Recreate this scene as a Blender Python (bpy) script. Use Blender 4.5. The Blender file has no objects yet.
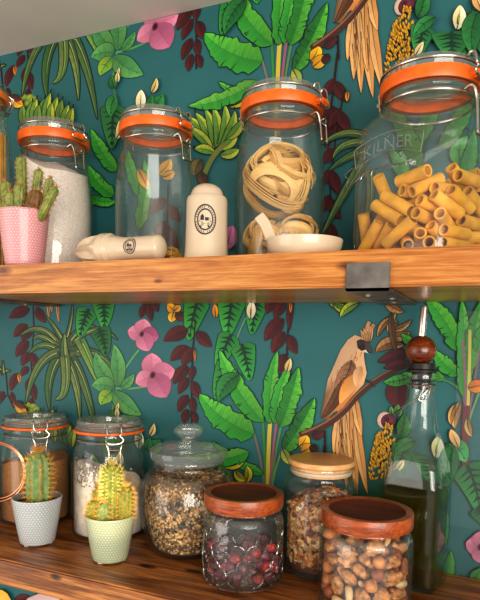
import bpy, math, random
from mathutils import Vector, Matrix
R_ = random.Random(7)
PI = math.pi
sin, cos = math.sin, math.cos
COL = bpy.context.scene.collection
SC = bpy.context.scene

# ------------------------------------------------------------------ camera
D = 0.82                      # eye to wall
EYE = Vector((0.0, -D, 1.565))
YAW, PITCH, ROLL, F, PX, PY = -0.4087, -0.0868, 0.0201, 568.2, 240.0, 387.3
fw = Vector((sin(YAW)*cos(PITCH), cos(YAW)*cos(PITCH), sin(PITCH)))
rt = fw.cross(Vector((0, 0, 1))).normalized()
up = rt.cross(fw)
rt, up = rt*cos(ROLL)+up*sin(ROLL), up*cos(ROLL)-rt*sin(ROLL)
cam_d = bpy.data.cameras.new('camera')
cam = bpy.data.objects.new('camera', cam_d); COL.objects.link(cam)
m = Matrix((rt, up, -fw)).transposed().to_4x4(); m.translation = EYE
cam.matrix_world = m
cam_d.sensor_fit = 'VERTICAL'; cam_d.sensor_height = 24
cam_d.lens = F/600*24
cam_d.shift_y = (PY-300)/600
cam_d.clip_start = 0.02
SC.camera = cam
def ray(x, y): return fw + rt*((x-PX)/F) - up*((y-PY)/F)
def at_y(x, y, Y):
    d = ray(x, y); return EYE + d*((Y-EYE.y)/d.y)
def at_z(x, y, Z):
    d = ray(x, y); return EYE + d*((Z-EYE.z)/d.z)
def px2m(p): return (p-EYE).dot(fw)/F        # metres per pixel at p
def proj(p):
    v = Vector(p)-EYE; z = v.dot(fw); return (PX+F*v.dot(rt)/z, PY-F*v.dot(up)/z)

ZU = EYE.z+0.1117*D           # top of the upper board
ZL = EYE.z-0.3874*D           # top of the lower board
TH = 0.0467*D
DEP = 0.2385
ZC = EYE.z+0.6171*D           # ceiling

# ------------------------------------------------------------------ colour / nodes
def lin(c):
    o = []
    for v in c[:3]:
        v /= 255.0
        o.append(v/12.92 if v <= 0.04045 else ((v+0.055)/1.055)**2.4)
    return (o[0], o[1], o[2], 1.0)
class N:
    def __init__(s, name):
        s.m = bpy.data.materials.new(name); s.m.use_nodes = True
        s.t = s.m.node_tree; s.n = s.t.nodes; s.n.clear()
        s.out = s.n.new('ShaderNodeOutputMaterial')
    def add(s, typ, **kw):
        o = s.n.new('ShaderNode'+typ)
        for k, v in kw.items():
            if k in o.bl_rna.properties.keys() and not k in o.inputs: setattr(o, k, v)
            else: s.set(o.inputs[k], v)
        return o
    def set(s, i, v):
        if hasattr(v, 'links') or isinstance(v, bpy.types.NodeSocket): s.t.links.new(v, i)
        else: i.default_value = v
    def math(s, op, a, b=0.0, c=0.0):
        o = s.n.new('ShaderNodeMath'); o.operation = op
        s.set(o.inputs[0], a); s.set(o.inputs[1], b); s.set(o.inputs[2], c); return o.outputs[0]
    def mix(s, f, a, b, mode='MIX'):
        o = s.n.new('ShaderNodeMix'); o.data_type = 'RGBA'; o.blend_type = mode
        s.set(o.inputs[0], f); s.set(o.inputs[6], a); s.set(o.inputs[7], b); return o.outputs[2]
    def ramp(s, f, stops):
        o = s.n.new('ShaderNodeValToRGB'); e = o.color_ramp.elements
        while len(e) < len(stops): e.new(0.5)
        for i, (p, c) in enumerate(stops): e[i].position = p; e[i].color = c
        s.set(o.inputs[0], f); return o.outputs[0]
    def noise(s, vec, scale, detail=3, rough=0.5, dist=0.0):
        o = s.n.new('ShaderNodeTexNoise')
        if vec is not None: s.set(o.inputs['Vector'], vec)
        o.inputs['Scale'].default_value = scale; o.inputs['Detail'].default_value = detail
        o.inputs['Roughness'].default_value = rough; o.inputs['Distortion'].default_value = dist
        return o.outputs['Fac']
    def coord(s, which='Object', scale=(1, 1, 1), loc=(0, 0, 0)):
        t = s.n.new('ShaderNodeTexCoord'); mp = s.n.new('ShaderNodeMapping')
        s.t.links.new(t.outputs[which], mp.inputs[0])
        mp.inputs['Scale'].default_value = scale; mp.inputs['Location'].default_value = loc
        return mp.outputs[0]
    def bump(s, h, strength=0.3, dist=0.001):
        o = s.n.new('ShaderNodeBump'); s.set(o.inputs['Height'], h)
        o.inputs['Strength'].default_value = strength; o.inputs['Distance'].default_value = dist
        return o.outputs[0]
    def done(s, sh): s.t.links.new(sh, s.out.inputs[0]); return s.m
    def pr(s, color, rough=0.5, metal=0.0, normal=None, spec=0.5, sss=0.0, coat=0.0, **kw):
        o = s.n.new('ShaderNodeBsdfPrincipled')
        s.set(o.inputs['Base Color'], color); s.set(o.inputs['Roughness'], rough)
        o.inputs['Metallic'].default_value = metal; o.inputs['Specular IOR Level'].default_value = spec
        o.inputs['Coat Weight'].default_value = coat
        if sss: o.inputs['Subsurface Weight'].default_value = sss; o.inputs['Subsurface Radius'].default_value = (.004, .003, .002)
        if normal is not None: s.t.links.new(normal, o.inputs['Normal'])
        for k, v in kw.items(): s.set(o.inputs[k], v)
        return s.done(o.outputs[0])

def simple(name, c, rough=0.5, metal=0.0, var=0.12, scale=60, bump=0.0, coat=0.0, sss=0.0, spec=0.5):
    n = N(name); v = n.coord()
    f = n.noise(v, scale, 4)
    d = lin([x*(1-var) for x in c]); l = lin([min(255, x*(1+var)) for x in c])
    colr = n.ramp(f, [(0.3, d), (0.7, l)])
    nm = n.bump(n.noise(v, scale*3, 3), bump, 0.0006) if bump else None
    return n.pr(colr, rough, metal, nm, spec, sss, coat)

def attr_mat(name, rough=0.5, var=0.15, scale=300, spec=0.4, bump=0.0, sss=0.0, coat=0.0):
    n = N(name); a = n.add('Attribute', attribute_name='Col'); v = n.coord()
    f = n.noise(v, scale, 3)
    k = n.math('MULTIPLY_ADD', f, 2*var, 1-var)
    c = n.mix(1.0, a.outputs['Color'], n.ramp(f, [(0.2, (1-var,)*3+(1,)), (0.8, (1+var*.6,)*3+(1,))]), 'MULTIPLY')
    nm = n.bump(f, bump, 0.0006) if bump else None
    return n.pr(c, rough, 0, nm, spec, sss, coat)

def glass(name, tint=(0.93, 0.96, 0.95), edge=(0.45, 0.52, 0.50), rough=0.02, bump=None, f0=0.05, haze=0.0, pw=3.0):
    """thin walled glass: clear straight through, mirror-like and greyer at the edges"""
    n = N(name)
    lw = n.add('LayerWeight', Blend=0.5); fc = lw.outputs['Facing']
    nm = None
    if bump:
        v = n.coord(); nm = n.bump(n.noise(v, bump[0], 2), bump[1], 0.002)
    fr = n.math('MULTIPLY_ADD', n.math('POWER', fc, 4.5), 0.70, f0*.6)
    fr = n.math('MINIMUM', fr, 0.8)
    c = n.mix(n.math('POWER', fc, pw), tint+(1,), edge+(1,))
    tr = n.add('BsdfTransparent', Color=c)
    gl = n.add('BsdfGlossy', Roughness=rough)
    gl.inputs['Color'].default_value = (.95, .97, .97, 1)
    if nm is not None: n.t.links.new(nm, gl.inputs['Normal'])
    mx = n.add('MixShader'); n.set(mx.inputs[0], fr)
    n.t.links.new(tr.outputs[0], mx.inputs[1]); n.t.links.new(gl.outputs[0], mx.inputs[2])
    sh = mx.outputs[0]
    if haze:
        df = n.add('BsdfDiffuse'); df.inputs[0].default_value = (.8, .82, .8, 1)
        m2 = n.add('MixShader'); m2.inputs[0].default_value = haze
        n.t.links.new(sh, m2.inputs[1]); n.t.links.new(df.outputs[0], m2.inputs[2]); sh = m2.outputs[0]
    return n.done(sh)

def wood(name, dark, mid, light, sc=1.0, rough=0.42, axis='x', knots=(), coat=0.15, contrast=1.0):
    n = N(name)
    k3 = {'x': (1, 9, 9), 'y': (9, 1, 9), 'z': (9, 9, 1)}[axis]
    v = n.coord('Object', tuple(a*4.2*sc for a in k3))
    base = n.coord('Object')
    f1 = n.noise(v, 1.5, 5, 0.6, 0.9)
    v2 = n.coord('Object', tuple((6 if a == 1 else 150)*sc for a in k3), (3.1, 1.7, 0.4))
    f2 = n.noise(v2, 1.6, 5, 0.72, 0.5)
    v3 = n.coord('Object', tuple((9 if a == 1 else 420)*sc for a in k3), (.7, 2.7, 1.4))
    f3 = n.noise(v3, 1.3, 3, 0.7, 0.2)
    f = n.math('ADD', n.math('MULTIPLY', f1, 0.42), n.math('ADD', n.math('MULTIPLY', f2, 0.36), n.math('MULTIPLY', f3, 0.22)))
    if knots:
        for (kx, ky, kz, kr) in knots:
            d = n.add('VectorMath', operation='DISTANCE'); kb = n.coord('Object', (.4, 1, 1)); n.set(d.inputs[0], kb); d.inputs[1].default_value = (kx*.4, ky, kz)
            g = n.math('MULTIPLY', n.math('SUBTRACT', 1.0, n.math('MINIMUM', n.math('DIVIDE', d.outputs['Value'], kr), 1.0)), 0.26)
            f = n.math('SUBTRACT', f, g)
    w = 0.082/contrast
    c = n.ramp(f, [(0.5-w*1.7, lin(dark)), (0.5-w*.3, lin(mid)), (0.5+w, lin(light))])
    nm = n.bump(f, 0.45, 0.0014)
    r = n.math('MULTIPLY_ADD', f2, 0.25, rough-0.12)
    return n.pr(c, r, 0, nm, 0.45, 0, coat, **{'Coat Roughness': 0.22})

# ------------------------------------------------------------------ mesh builder
class MB:
    def __init__(s): s.v = []; s.f = []; s.c = []; s.uv = []; s.has_uv = False; s.mi = []
    def add(s, vs, fs, col=None, uvs=None, mi=0):
        b = len(s.v); s.v += [tuple(p) for p in vs]
        s.f += [tuple(i+b for i in f) for f in fs]; s.mi += [mi]*len(fs)
        if isinstance(col, list): s.c += col
        else: s.c += [col or (1, 1, 1, 1)]*len(vs)
        if uvs: s.has_uv = True
        s.uv += uvs if uvs else [(0, 0)]*len(vs)
        return s
    def lathe(s, prof, n=48, exp=None, M=None, col=None, cap0=True, cap1=True, rfun=None):
        """prof [(r,z)]; exp(z)->superellipse exponent"""
        vs, uvs = [], []
        L = 0; ls = [0]
        for a, b in zip(prof, prof[1:]): L += math.dist(a, b); ls.append(L)
        for (r, z), l in zip(prof, ls):
            for i in range(n+1):
                t = 2*PI*i/n; k = r
                if exp:
                    e = exp(z); c_, s_ = abs(cos(t)), abs(sin(t))
                    k = r/((c_**e+s_**e)**(1/e))
                if rfun: k = k*rfun(t, z)
                vs.append((k*cos(t), k*sin(t), z)); uvs.append((i/n, l))
        fs = []
        for j in range(len(prof)-1):
            for i in range(n):
                a = j*(n+1)+i; fs.append((a, a+1, a+n+2, a+n+1))
        if cap0 and prof[0][0] > 1e-6: fs.append(tuple(range(n-1, -1, -1)))
        if cap1 and prof[-1][0] > 1e-6:
            b = (len(prof)-1)*(n+1); fs.append(tuple(range(b, b+n)))
        if M is not None: vs = [tuple(M @ Vector(p)) for p in vs]
        return s.add(vs, fs, col, uvs)
    def tube(s, pts, r, n=8, closed=False, col=None, taper=None):
        pts = [Vector(p) for p in pts]; k = len(pts); vs = []
        prev = None
        for i, p in enumerate(pts):
            if closed: t = pts[(i+1) % k]-pts[i-1]
            else: t = pts[min(i+1, k-1)]-pts[max(i-1, 0)]
            if t.length < 1e-9: t = Vector((0, 0, 1))
            t.normalize()
            if prev is None:
                a = Vector((0, 0, 1)) if abs(t.z) < .9 else Vector((1, 0, 0))
                nx = t.cross(a).normalized()
            else:
                nx = (prev-t*prev.dot(t))
                nx = nx.normalized() if nx.length > 1e-6 else t.orthogonal().normalized()
            prev = nx; ny = t.cross(nx)
            rr = r[i] if isinstance(r, (list, tuple)) else r
            for j in range(n):
                q = 2*PI*j/n; vs.append(p+nx*(rr*cos(q))+ny*(rr*sin(q)))
        fs = []
        for i in range(k if closed else k-1):
            for j in range(n):
                a = i*n+j; b = i*n+(j+1) % n; c = ((i+1) % k)*n+(j+1) % n; d = ((i+1) % k)*n+j
                fs.append((a, b, c, d))
        if not closed: fs += [tuple(range(n-1, -1, -1)), tuple(range((k-1)*n, k*n))]
        return s.add(vs, fs, col)
    def ribbon(s, pts, nrm, w, th, col=None):
        """flat strip along pts; nrm = list of face normals"""
        vs = []; k = len(pts)
        for i in range(k):
            t = (pts[min(i+1, k-1)]-pts[max(i-1, 0)]).normalized()
            nn = nrm[i]-t*nrm[i].dot(t); nn = nn.normalized() if nn.length > 1e-6 else t.orthogonal().normalized()
            b = t.cross(nn)
            for (a, c) in ((1, 1), (-1, 1), (-1, -1), (1, -1)): vs.append(pts[i]+b*(a*w/2)+nn*(c*th/2))
        fs = []
        for i in range(k-1):
            for j in range(4):
                fs.append((i*4+j, i*4+(j+1) % 4, (i+1)*4+(j+1) % 4, (i+1)*4+j))
        fs += [(3, 2, 1, 0), tuple(range((k-1)*4, k*4))]
        return s.add(vs, fs, col)
    def box(s, lo, hi, bev=0.0, M=None, col=None):
        x0, y0, z0 = lo; x1, y1, z1 = hi; b = bev
        if b <= 0:
            vs = [(x, y, z) for z in (z0, z1) for y in (y0, y1) for x in (x0, x1)]
            fs = [(0, 2, 3, 1), (4, 5, 7, 6), (0, 1, 5, 4), (2, 6, 7, 3), (0, 4, 6, 2), (1, 3, 7, 5)]
        else:
            import bmesh
            bm = bmesh.new(); bmesh.ops.create_cube(bm, size=1)
            for v in bm.verts: v.co = Vector(((x0+x1)/2+v.co.x*(x1-x0), (y0+y1)/2+v.co.y*(y1-y0), (z0+z1)/2+v.co.z*(z1-z0)))
            bmesh.ops.bevel(bm, geom=bm.edges[:], offset=b, segments=2, affect='EDGES')
            bm.verts.index_update(); vs = [v.co.copy() for v in bm.verts]; fs = [tuple(v.index for v in f.verts) for f in bm.faces]; bm.free()
        if M is not None: vs = [tuple(M @ Vector(p)) for p in vs]
        return s.add(vs, fs, col)
    def ball(s, c, r, n=16, m_=10, sc=(1, 1, 1), M=None, col=None, fun=None):
        vs = []; fs = []
        for j in range(m_+1):
            p = PI*j/m_
            for i in range(n):
                t = 2*PI*i/n; d = Vector((sin(p)*cos(t), sin(p)*sin(t), -cos(p)))
                k = r*(fun(d) if fun else 1)
                q = Vector((d.x*k*sc[0], d.y*k*sc[1], d.z*k*sc[2]))
                if M is not None: q = M @ q
                vs.append(q+Vector(c))
        for j in range(m_):
            for i in range(n):
                fs.append((j*n+i, j*n+(i+1) % n, (j+1)*n+(i+1) % n, (j+1)*n+i))
        return s.add(vs, fs, col)
    def mesh(s, name, mats, smooth=True, ang=35):
        me = bpy.data.meshes.new(name); me.from_pydata(s.v, [], s.f)
        for mt in (mats if isinstance(mats, (list, tuple)) else [mats]): me.materials.append(mt)
        if max(s.mi, default=0) > 0: me.polygons.foreach_set('material_index', s.mi)
        a = me.color_attributes.new('Col', 'FLOAT_COLOR', 'POINT')
        a.data.foreach_set('color', [x for c in s.c for x in c])
        if s.has_uv:
            u = me.uv_layers.new(name='UVMap')
            li = [0]*len(me.loops); me.loops.foreach_get('vertex_index', li)
            u.data.foreach_set('uv', [x for i in li for x in s.uv[i]])
        if smooth:
            me.polygons.foreach_set('use_smooth', [True]*len(me.polygons))
            try: me.set_sharp_from_angle(angle=math.radians(ang))
            except Exception: pass
        me.update(); return me
    def build(s, name, mats, parent=None, smooth=True, ang=35, label=None, loc=None):
        o = bpy.data.objects.new(name, s.mesh(name, mats, smooth, ang)); COL.objects.link(o)
        if parent: o.parent = parent
        if loc is not None: o.location = loc
        if label: o['label'] = label
        return o
def tag(o, label, cat, group=None, kind=None):
    o['label'] = label; o['category'] = cat
    if group: o['group'] = group
    if kind: o['kind'] = kind
    return o
def thing(name, label, cat, loc=(0, 0, 0), rz=0.0, group=None):
    o = bpy.data.objects.new(name, None); COL.objects.link(o)
    o.empty_display_size = 0.02; o.location = loc; o.rotation_euler = (0, 0, rz)
    return tag(o, label, cat, group)
def struct(o): o['kind'] = 'structure'; return o
def spline(pts, k=8, closed=False):
    pts = [Vector(p) for p in pts]; n = len(pts); out = []
    for i in range(n if closed else n-1):
        g = (lambda j: pts[j % n]) if closed else (lambda j: pts[max(0, min(n-1, j))])
        a, b, c, d = g(i-1), g(i), g(i+1), g(i+2)
        for q in range(k):
            t = q/k
            out.append(0.5*((2*b)+(c-a)*t+(2*a-5*b+4*c-d)*t*t+(3*b-a-3*c+d)*t**3))
    if not closed: out.append(pts[-1])
    return out
# ------------------------------------------------------------------ wallpaper motifs (traced on the wall plane, repeated with the paper's own drop)
WPV = MB()
LAY = [0]
def wp(x, y):
    p = at_y(x, y, 0.0); return (p.x, p.z)
def drop(a, b): return wp(*b)[1]-wp(*a)[1]
P = (drop((56, 400), (55, 83))+drop((152, 375), (157, 25))+drop((200, 394), (209, 35)))/3
ZMIN, ZMAX, XMIN, XMAX = 0.95, ZC-0.001, -1.45, 0.95
KS = [(-1, 0, 1)]
def poly(pts, col, faces=None):
    """pts in photo pixels on the wall plane, fan or given faces, printed on the paper"""
    LAY[0] += 1
    q = [wp(*p) for p in pts]
    cs = col if isinstance(col, list) else [col]*len(pts)
    n = len(pts)
    fs = faces or [tuple(range(n))]
    for k in KS[0]:
        dz = k*P
        zs = [b+dz for a, b in q]
        if max(zs) > ZMAX or min(zs) < ZMIN:
            if min(zs) > ZMAX or max(zs) < ZMIN: continue
        vs = [(a, -0.00005-LAY[0]*2.5e-6, min(ZMAX, max(ZMIN, b+dz))) for a, b in q]
        # keep the printed side towards the room
        f2 = []
        for f in fs:
            a, b, c = (vs[f[0]], vs[f[1]], vs[f[2]])
            s_ = (b[0]-a[0])*(c[2]-a[2])-(b[2]-a[2])*(c[0]-a[0])
            f2.append(tuple(f) if s_ > 0 else tuple(reversed(f)))
        WPV.add(vs, f2, [lin(c) for c in cs])
def bez(a, c, b, n):
    o = []
    for i in range(n+1):
        t = i/n; o.append(((1-t)**2*a[0]+2*t*(1-t)*c[0]+t*t*b[0], (1-t)**2*a[1]+2*t*(1-t)*c[1]+t*t*b[1]))
    return o
PROF = {
 'lance': lambda t: (1-t)**0.75*(0.75+0.5*t) if t > 0 else .75,
 'oval': lambda t: (sin(PI*min(1, t*.98+.02)))**0.7,
 'leaf': lambda t: sin(PI*t**0.8)**0.85,
 'heart': lambda t: max(0, (min(1, (t+.02)*7))**.5*(1-t)**0.62*1.12),
 'banana': lambda t: min(1, t*6)**.6*min(1, (1-t)*2.6)**.75,
 'drop': lambda t: max(0, t)**.6*(1-t)**.45*1.9*.72,
}
def strip(path, wf, col, cols2=None):
    n = len(path); L, Rr = [], []
    for i in range(n):
        a, b = path[max(0, i-1)], path[min(n-1, i+1)]
        dx, dy = b[0]-a[0], b[1]-a[1]; l = math.hypot(dx, dy) or 1
        w = wf(i/(n-1)); nx, ny = -dy/l, dx/l
        L.append((path[i][0]+nx*w, path[i][1]+ny*w)); Rr.append((path[i][0]-nx*w, path[i][1]-ny*w))
    return L, Rr
def mixc(a, b, t): return tuple(a[i]+(b[i]-a[i])*t for i in range(3))
def leaf(b, t, w, bend=0.0, c1=(80, 180, 70), c2=(50, 140, 60), kind='leaf', vein=(25, 60, 40), nv=5, edge=(20, 45, 35), ctrl=None, rag=0.0, mid=0.6, out=0.7, vs=.9, n=14, vw=.75):
    """b base, t tip, w full width (px), bend = sideways offset of the middle as share of length"""
    if ctrl is None:
        mx, my = (b[0]+t[0])/2, (b[1]+t[1])/2; dx, dy = t[0]-b[0], t[1]-b[1]
        ctrl = (mx-dy*bend*2, my+dx*bend*2)
    path = bez(b, ctrl, t, n); f = PROF[kind]; rr = [1+R_.uniform(-rag, rag) for _ in range(n+1)]
    wf = lambda q: f(q)*w/2*rr[min(n, int(q*n+.5))]
    if out:
        L, Rr = strip(path, lambda q: wf(q)+out, edge)
        poly(L+Rr, edge, [(i, i+1, n+2+i, n+1+i) for i in range(n)])
    L, Rr = strip(path, wf, c1)
    cl = [mixc(c1, c2, .25+.5*(i % 3 == 1)*R_.random()) for i in range(n+1)]
    kg = .88 if c1[1] > c1[0]*1.1 else 1.0
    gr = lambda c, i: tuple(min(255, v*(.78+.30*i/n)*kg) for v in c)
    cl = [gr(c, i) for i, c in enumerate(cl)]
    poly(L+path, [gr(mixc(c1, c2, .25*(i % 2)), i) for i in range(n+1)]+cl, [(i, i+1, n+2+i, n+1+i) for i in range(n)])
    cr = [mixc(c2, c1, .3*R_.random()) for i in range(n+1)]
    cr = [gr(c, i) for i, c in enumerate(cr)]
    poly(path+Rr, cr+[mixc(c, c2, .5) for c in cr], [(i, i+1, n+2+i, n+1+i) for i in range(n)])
    if nv:
        for side in (L, Rr):
            for j in range(nv):
                q = 0.12+0.72*j/max(1, nv-1); i0 = int(q*n); i1 = min(n, i0+(1 if kind == 'banana' else 2))
                p0 = path[i0]; e = side[i1]; p1 = (p0[0]+(e[0]-p0[0])*vs, p0[1]+(e[1]-p0[1])*vs)
                dx, dy = p1[0]-p0[0], p1[1]-p0[1]; l = math.hypot(dx, dy)
                if l < 1.2: continue
                ww = mid*vw; nx, ny = -dy/l*ww, dx/l*ww
                poly([(p0[0]+nx, p0[1]+ny), p1, (p0[0]-nx, p0[1]-ny)], vein)
    if mid:
        L, Rr = strip(path, lambda q: mid*(1.1-q), vein)
        poly(L+Rr, vein, [(i, i+1, n+2+i, n+1+i) for i in range(n)])
def stroke(pts, w, col, w2=None):
    n = len(pts); w2 = w if w2 is None else w2
    L, Rr = strip(pts, lambda q: (w+(w2-w)*q)/2, col)
    poly(L+Rr, col, [(i, i+1, n+1+i, n+i) for i in range(n-1)])
def curve(a, c, b, w, col, w2=None): stroke(bez(a, c, b, 10), w, col, w2)
def blob(cx, cy, rx, ry, col, col2=None, rot=0, n=14):
    pts = [(cx, cy)]; cr, sr = cos(rot), sin(rot)
    for i in range(n):
        t = 2*PI*i/n; a, b = rx*cos(t), ry*sin(t); pts.append((cx+a*cr-b*sr, cy+a*sr+b*cr))
    poly(pts, [col]+[col2 or col]*n, [(0, 1+i, 1+(i+1) % n) for i in range(n)])
BUR, BUR2, BURE = (98, 36, 38), (70, 26, 32), (45, 18, 25)
def rleaf(b, t, w=9, bend=.05): leaf(b, t, w, bend, BUR, BUR2, 'leaf', (55, 18, 24), 0, BURE, mid=.5, out=.5, n=10)
G1, G2, GD = (92, 196, 72), (52, 150, 62), (14, 52, 36)
def heart(b, t, w, bend=0., c1=(70, 185, 80), c2=(44, 150, 66)):
    leaf(b, t, w, bend, c1, c2, 'heart', (14, 56, 38), 6, (14, 50, 34), mid=1.7, out=.8, vs=.84, n=18, vw=1.0)
def ban(b, t, w, bend=0., ctrl=None, c1=(112, 214, 74), c2=(58, 168, 62)):
    leaf(b, t, w, bend, c1, c2, 'banana', (40, 128, 54), 11, (14, 46, 30), ctrl=ctrl, rag=.16, mid=.6, out=.9, vs=1.0, n=22, vw=.55)
    # dark torn notches and shaded streaks along the blade
    if ctrl is None:
        mx, my = (b[0]+t[0])/2, (b[1]+t[1])/2; dx, dy = t[0]-b[0], t[1]-b[1]; ctrl = (mx-dy*bend*2, my+dx*bend*2)
    pth = bez(b, ctrl, t, 40)
    for i in range(5):
        q = R_.uniform(.15, .85); k = int(q*40); a, e = pth[k], pth[min(40, k+1)]; l = math.hypot(e[0]-a[0], e[1]-a[1]) or 1
        ux, uy = (e[0]-a[0])/l, (e[1]-a[1])/l; sd = R_.choice((-1, 1)); h = PROF['banana'](q)*w/2
        o = (a[0]-uy*sd*h*1.02+ux*2, a[1]+ux*sd*h*1.02+uy*2); m_ = (a[0]-uy*sd*h*R_.uniform(.2, .6), a[1]+ux*sd*h*R_.uniform(.2, .6))
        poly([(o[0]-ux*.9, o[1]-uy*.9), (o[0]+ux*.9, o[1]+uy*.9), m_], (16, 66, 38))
def aloe(b, c, t, w, c1=(128, 150, 80), c2=(66, 104, 62), out=1.0):
    leaf(b, t, w*1.12, 0, c1, c2, 'lance', (44, 74, 46), 0, (26, 38, 30), ctrl=c, mid=.5, out=out, n=16)
    stroke([(x+.22*w*.5, y) for x, y in bez(b, c, t, 12)][1:9], .8, (176, 184, 112), .2)
def flower(cx, cy, petals, s):
    for (dx, dy, w, sh) in petals:
        l = math.hypot(dx, dy)
        b = (cx-dx/l*1.5, cy-dy/l*1.5); t = (cx+dx, cy+dy)
        c1 = mixc((226, 150, 172), (176, 84, 128), sh); c2 = mixc((206, 122, 150), (146, 62, 106), sh)
        leaf(b, t, w, 0, c1, c2, 'oval', mixc(c2, (150, 76, 110), .5), 2, (160, 84, 116), mid=.3, out=.4, vs=.7, n=14)
    blob(cx, cy, 3.0*s, 4.0*s, (60, 24, 40), (130, 56, 90), .3)
    blob(cx+.2, cy, 1.7*s, 2.5*s, (40, 14, 28), (52, 20, 36), .3)
# --- far-left vine
stroke([(33, 300), (34, 330), (31, 360), (33, 385), (32, 412)], 1.6, BURE)
for a in [((30, 309), (9, 318), 11), ((37, 307), (46, 323), 9), ((28, 325), (14, 337), 10), ((32, 329), (22, 341), 9), ((29, 341), (16, 357), 10), ((30, 352), (22, 366), 9), ((33, 353), (38, 369), 8), ((29, 367), (21, 376), 7), ((31, 378), (28, 393), 7), ((33, 383), (36, 400), 7), ((32, 398), (33, 411), 6)]: rleaf(*a)
stroke([(6, 372), (8, 395), (14, 408)], 1.6, BURE); stroke([(7, 395), (0, 404)], 1.4, BURE)
for a in [((18, 373), (11, 391), 8), ((5, 392), (-3, 402), 7), ((12, 392), (15, 404), 5)]: rleaf(*a)
leaf((19, 373), (19.5, 383), 3.5, 0, (232, 150, 40), (214, 110, 30), nv=0, out=.2)
leaf((13, 402), (26, 412), 7, 0, (206, 70, 50), (240, 180, 50), nv=0)
for a in [(27, 405, 4, 3), (33, 406, 4, 2.6), (36, 409, 4, 3), (30, 411, 3.4, 3)]: blob(a[0], a[1], a[2], a[3], (170, 186, 70), (104, 130, 50))
aloe((4, 374), (6, 368), (11, 372), 3); aloe((4, 375), (0, 366), (-4, 368), 3); aloe((4, 374), (3, 368), (3, 360), 3)
# --- spiky aloe plant
aloe((59, 347), (42, 318), (20, 336), 8); aloe((60, 349), (38, 330), (34, 340), 7); aloe((58, 351), (42, 338), (29, 354), 8, (96, 138, 72))
aloe((62, 340), (56, 328), (46, 316), 5); aloe((66, 340), (72, 322), (73, 303), 4)
aloe((69, 346), (96, 316), (118, 340), 7); aloe((69, 343), (78, 326), (96, 326), 7, (108, 140, 76))
aloe((69, 352), (112, 346), (117, 388), 11); aloe((71, 357), (88, 380), (98, 444), 10, (112, 146, 82)); aloe((67, 360), (80, 384), (80, 422), 9, (150, 160, 84))
aloe((60, 356), (44, 376), (50, 411), 11, (82, 134, 68), (56, 98, 54)); aloe((60, 352), (34, 356), (26, 404), 10)
aloe((64, 350), (71, 400), (55, 399), 11, (150, 170, 90), (90, 130, 70))
aloe((65, 356), (63, 348), (65, 333), 9, (160, 180, 100))
for a, b in (((48, 300), (49, 318)), ((57, 300), (59, 323)), ((51, 300), (52, 312))): leaf(a, b, 5, 0, (214, 168, 120), (180, 128, 82), 'lance', nv=0, edge=(80, 50, 30), out=.4)
# --- heart leaves and the soft green bunch
heart((89, 309), (80, 338), 21, .04); heart((103, 300), (104, 330), 22, -.03); heart((99, 328), (106, 357), 20, -.05, (50, 140, 66), (38, 118, 58))
aloe((80, 340), (90, 360), (98, 384), 12, (150, 190, 84), (92, 150, 70))
curve((112, 412), (116, 396), (117, 385), 1.4, (84, 150, 84)); curve((116, 388), (130, 390), (147, 386), 1.8, (90, 160, 90)); curve((117, 386), (124, 368), (139, 350), 1.8, (90, 160, 90))
S1, S2, SV = (120, 194, 108), (84, 160, 94), (54, 116, 72)
for a in [((117, 387), (114, 344), 15, .06), ((114, 384), (96, 352), 15, -.1), ((114, 388), (92, 386), 17, .1), ((121, 388), (134, 374), 9, .08), ((113, 391), (142, 415), 17, .06)]:
    leaf(a[0], a[1], a[2], a[3], S1, S2, 'leaf', SV, 4, (30, 66, 44), mid=.6)
leaf((112, 392), (101, 405), 14, .1, (176, 210, 70), (132, 190, 66), 'leaf', SV, 3, (30, 66, 44))
leaf((116, 414), (119, 402), 4, 0, (238, 226, 170), (220, 196, 120), nv=0); 
# --- pink flowers
flower(142, 334, [(-14, -3, 15, .1), (3, -15, 17, 0), (17, 3, 17, .75), (7, 17, 18, .25)], .8)
flower(153, 375, [(-1, -22, 21, .05), (-17, 8, 17, .05), (22, -5, 21, .1), (14, 22, 24, .45)], 1.0)
# --- yellow flower and big heart leaves
leaf((176, 313), (168, 304), 9, 0, (242, 190, 40), (226, 150, 30), 'oval', nv=0); leaf((174, 312), (171, 322), 9, 0, (246, 200, 50), (230, 160, 34), 'oval', nv=0); leaf((174, 311), (181, 306), 7, 0, (240, 180, 40), (220, 140, 30), 'oval', nv=0)
leaf((175, 315), (187, 318), 9, 0, (110, 50, 34), (70, 32, 28), 'oval', nv=0)
heart((199, 297), (189, 341), 25, .02, (70, 190, 74)); heart((233, 296), (228, 338), 28, .02, (74, 196, 78)); heart((258, 300), (252, 335), 22, .02, (60, 176, 80))
leaf((216, 318), (215, 304), 6, 0, (240, 170, 40), (220, 130, 30), 'oval', nv=0)
curve((246, 318), (240, 330), (236, 342), 1.4, (96, 150, 96)); 
heart((232, 334), (217, 371), 22, .03, (66, 180, 84)); heart((242, 344), (250, 381), 24, -.02, (70, 186, 80)); heart((230, 362), (216, 400), 22, .04, (60, 172, 78))
leaf((251, 319), (252, 301), 9, 0, (246, 240, 214), (230, 220, 180), 'oval', nv=0, out=.5); leaf((251, 315), (251.5, 306), 2.4, 0, (226, 190, 80), (200, 150, 60), nv=0, out=0)
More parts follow.
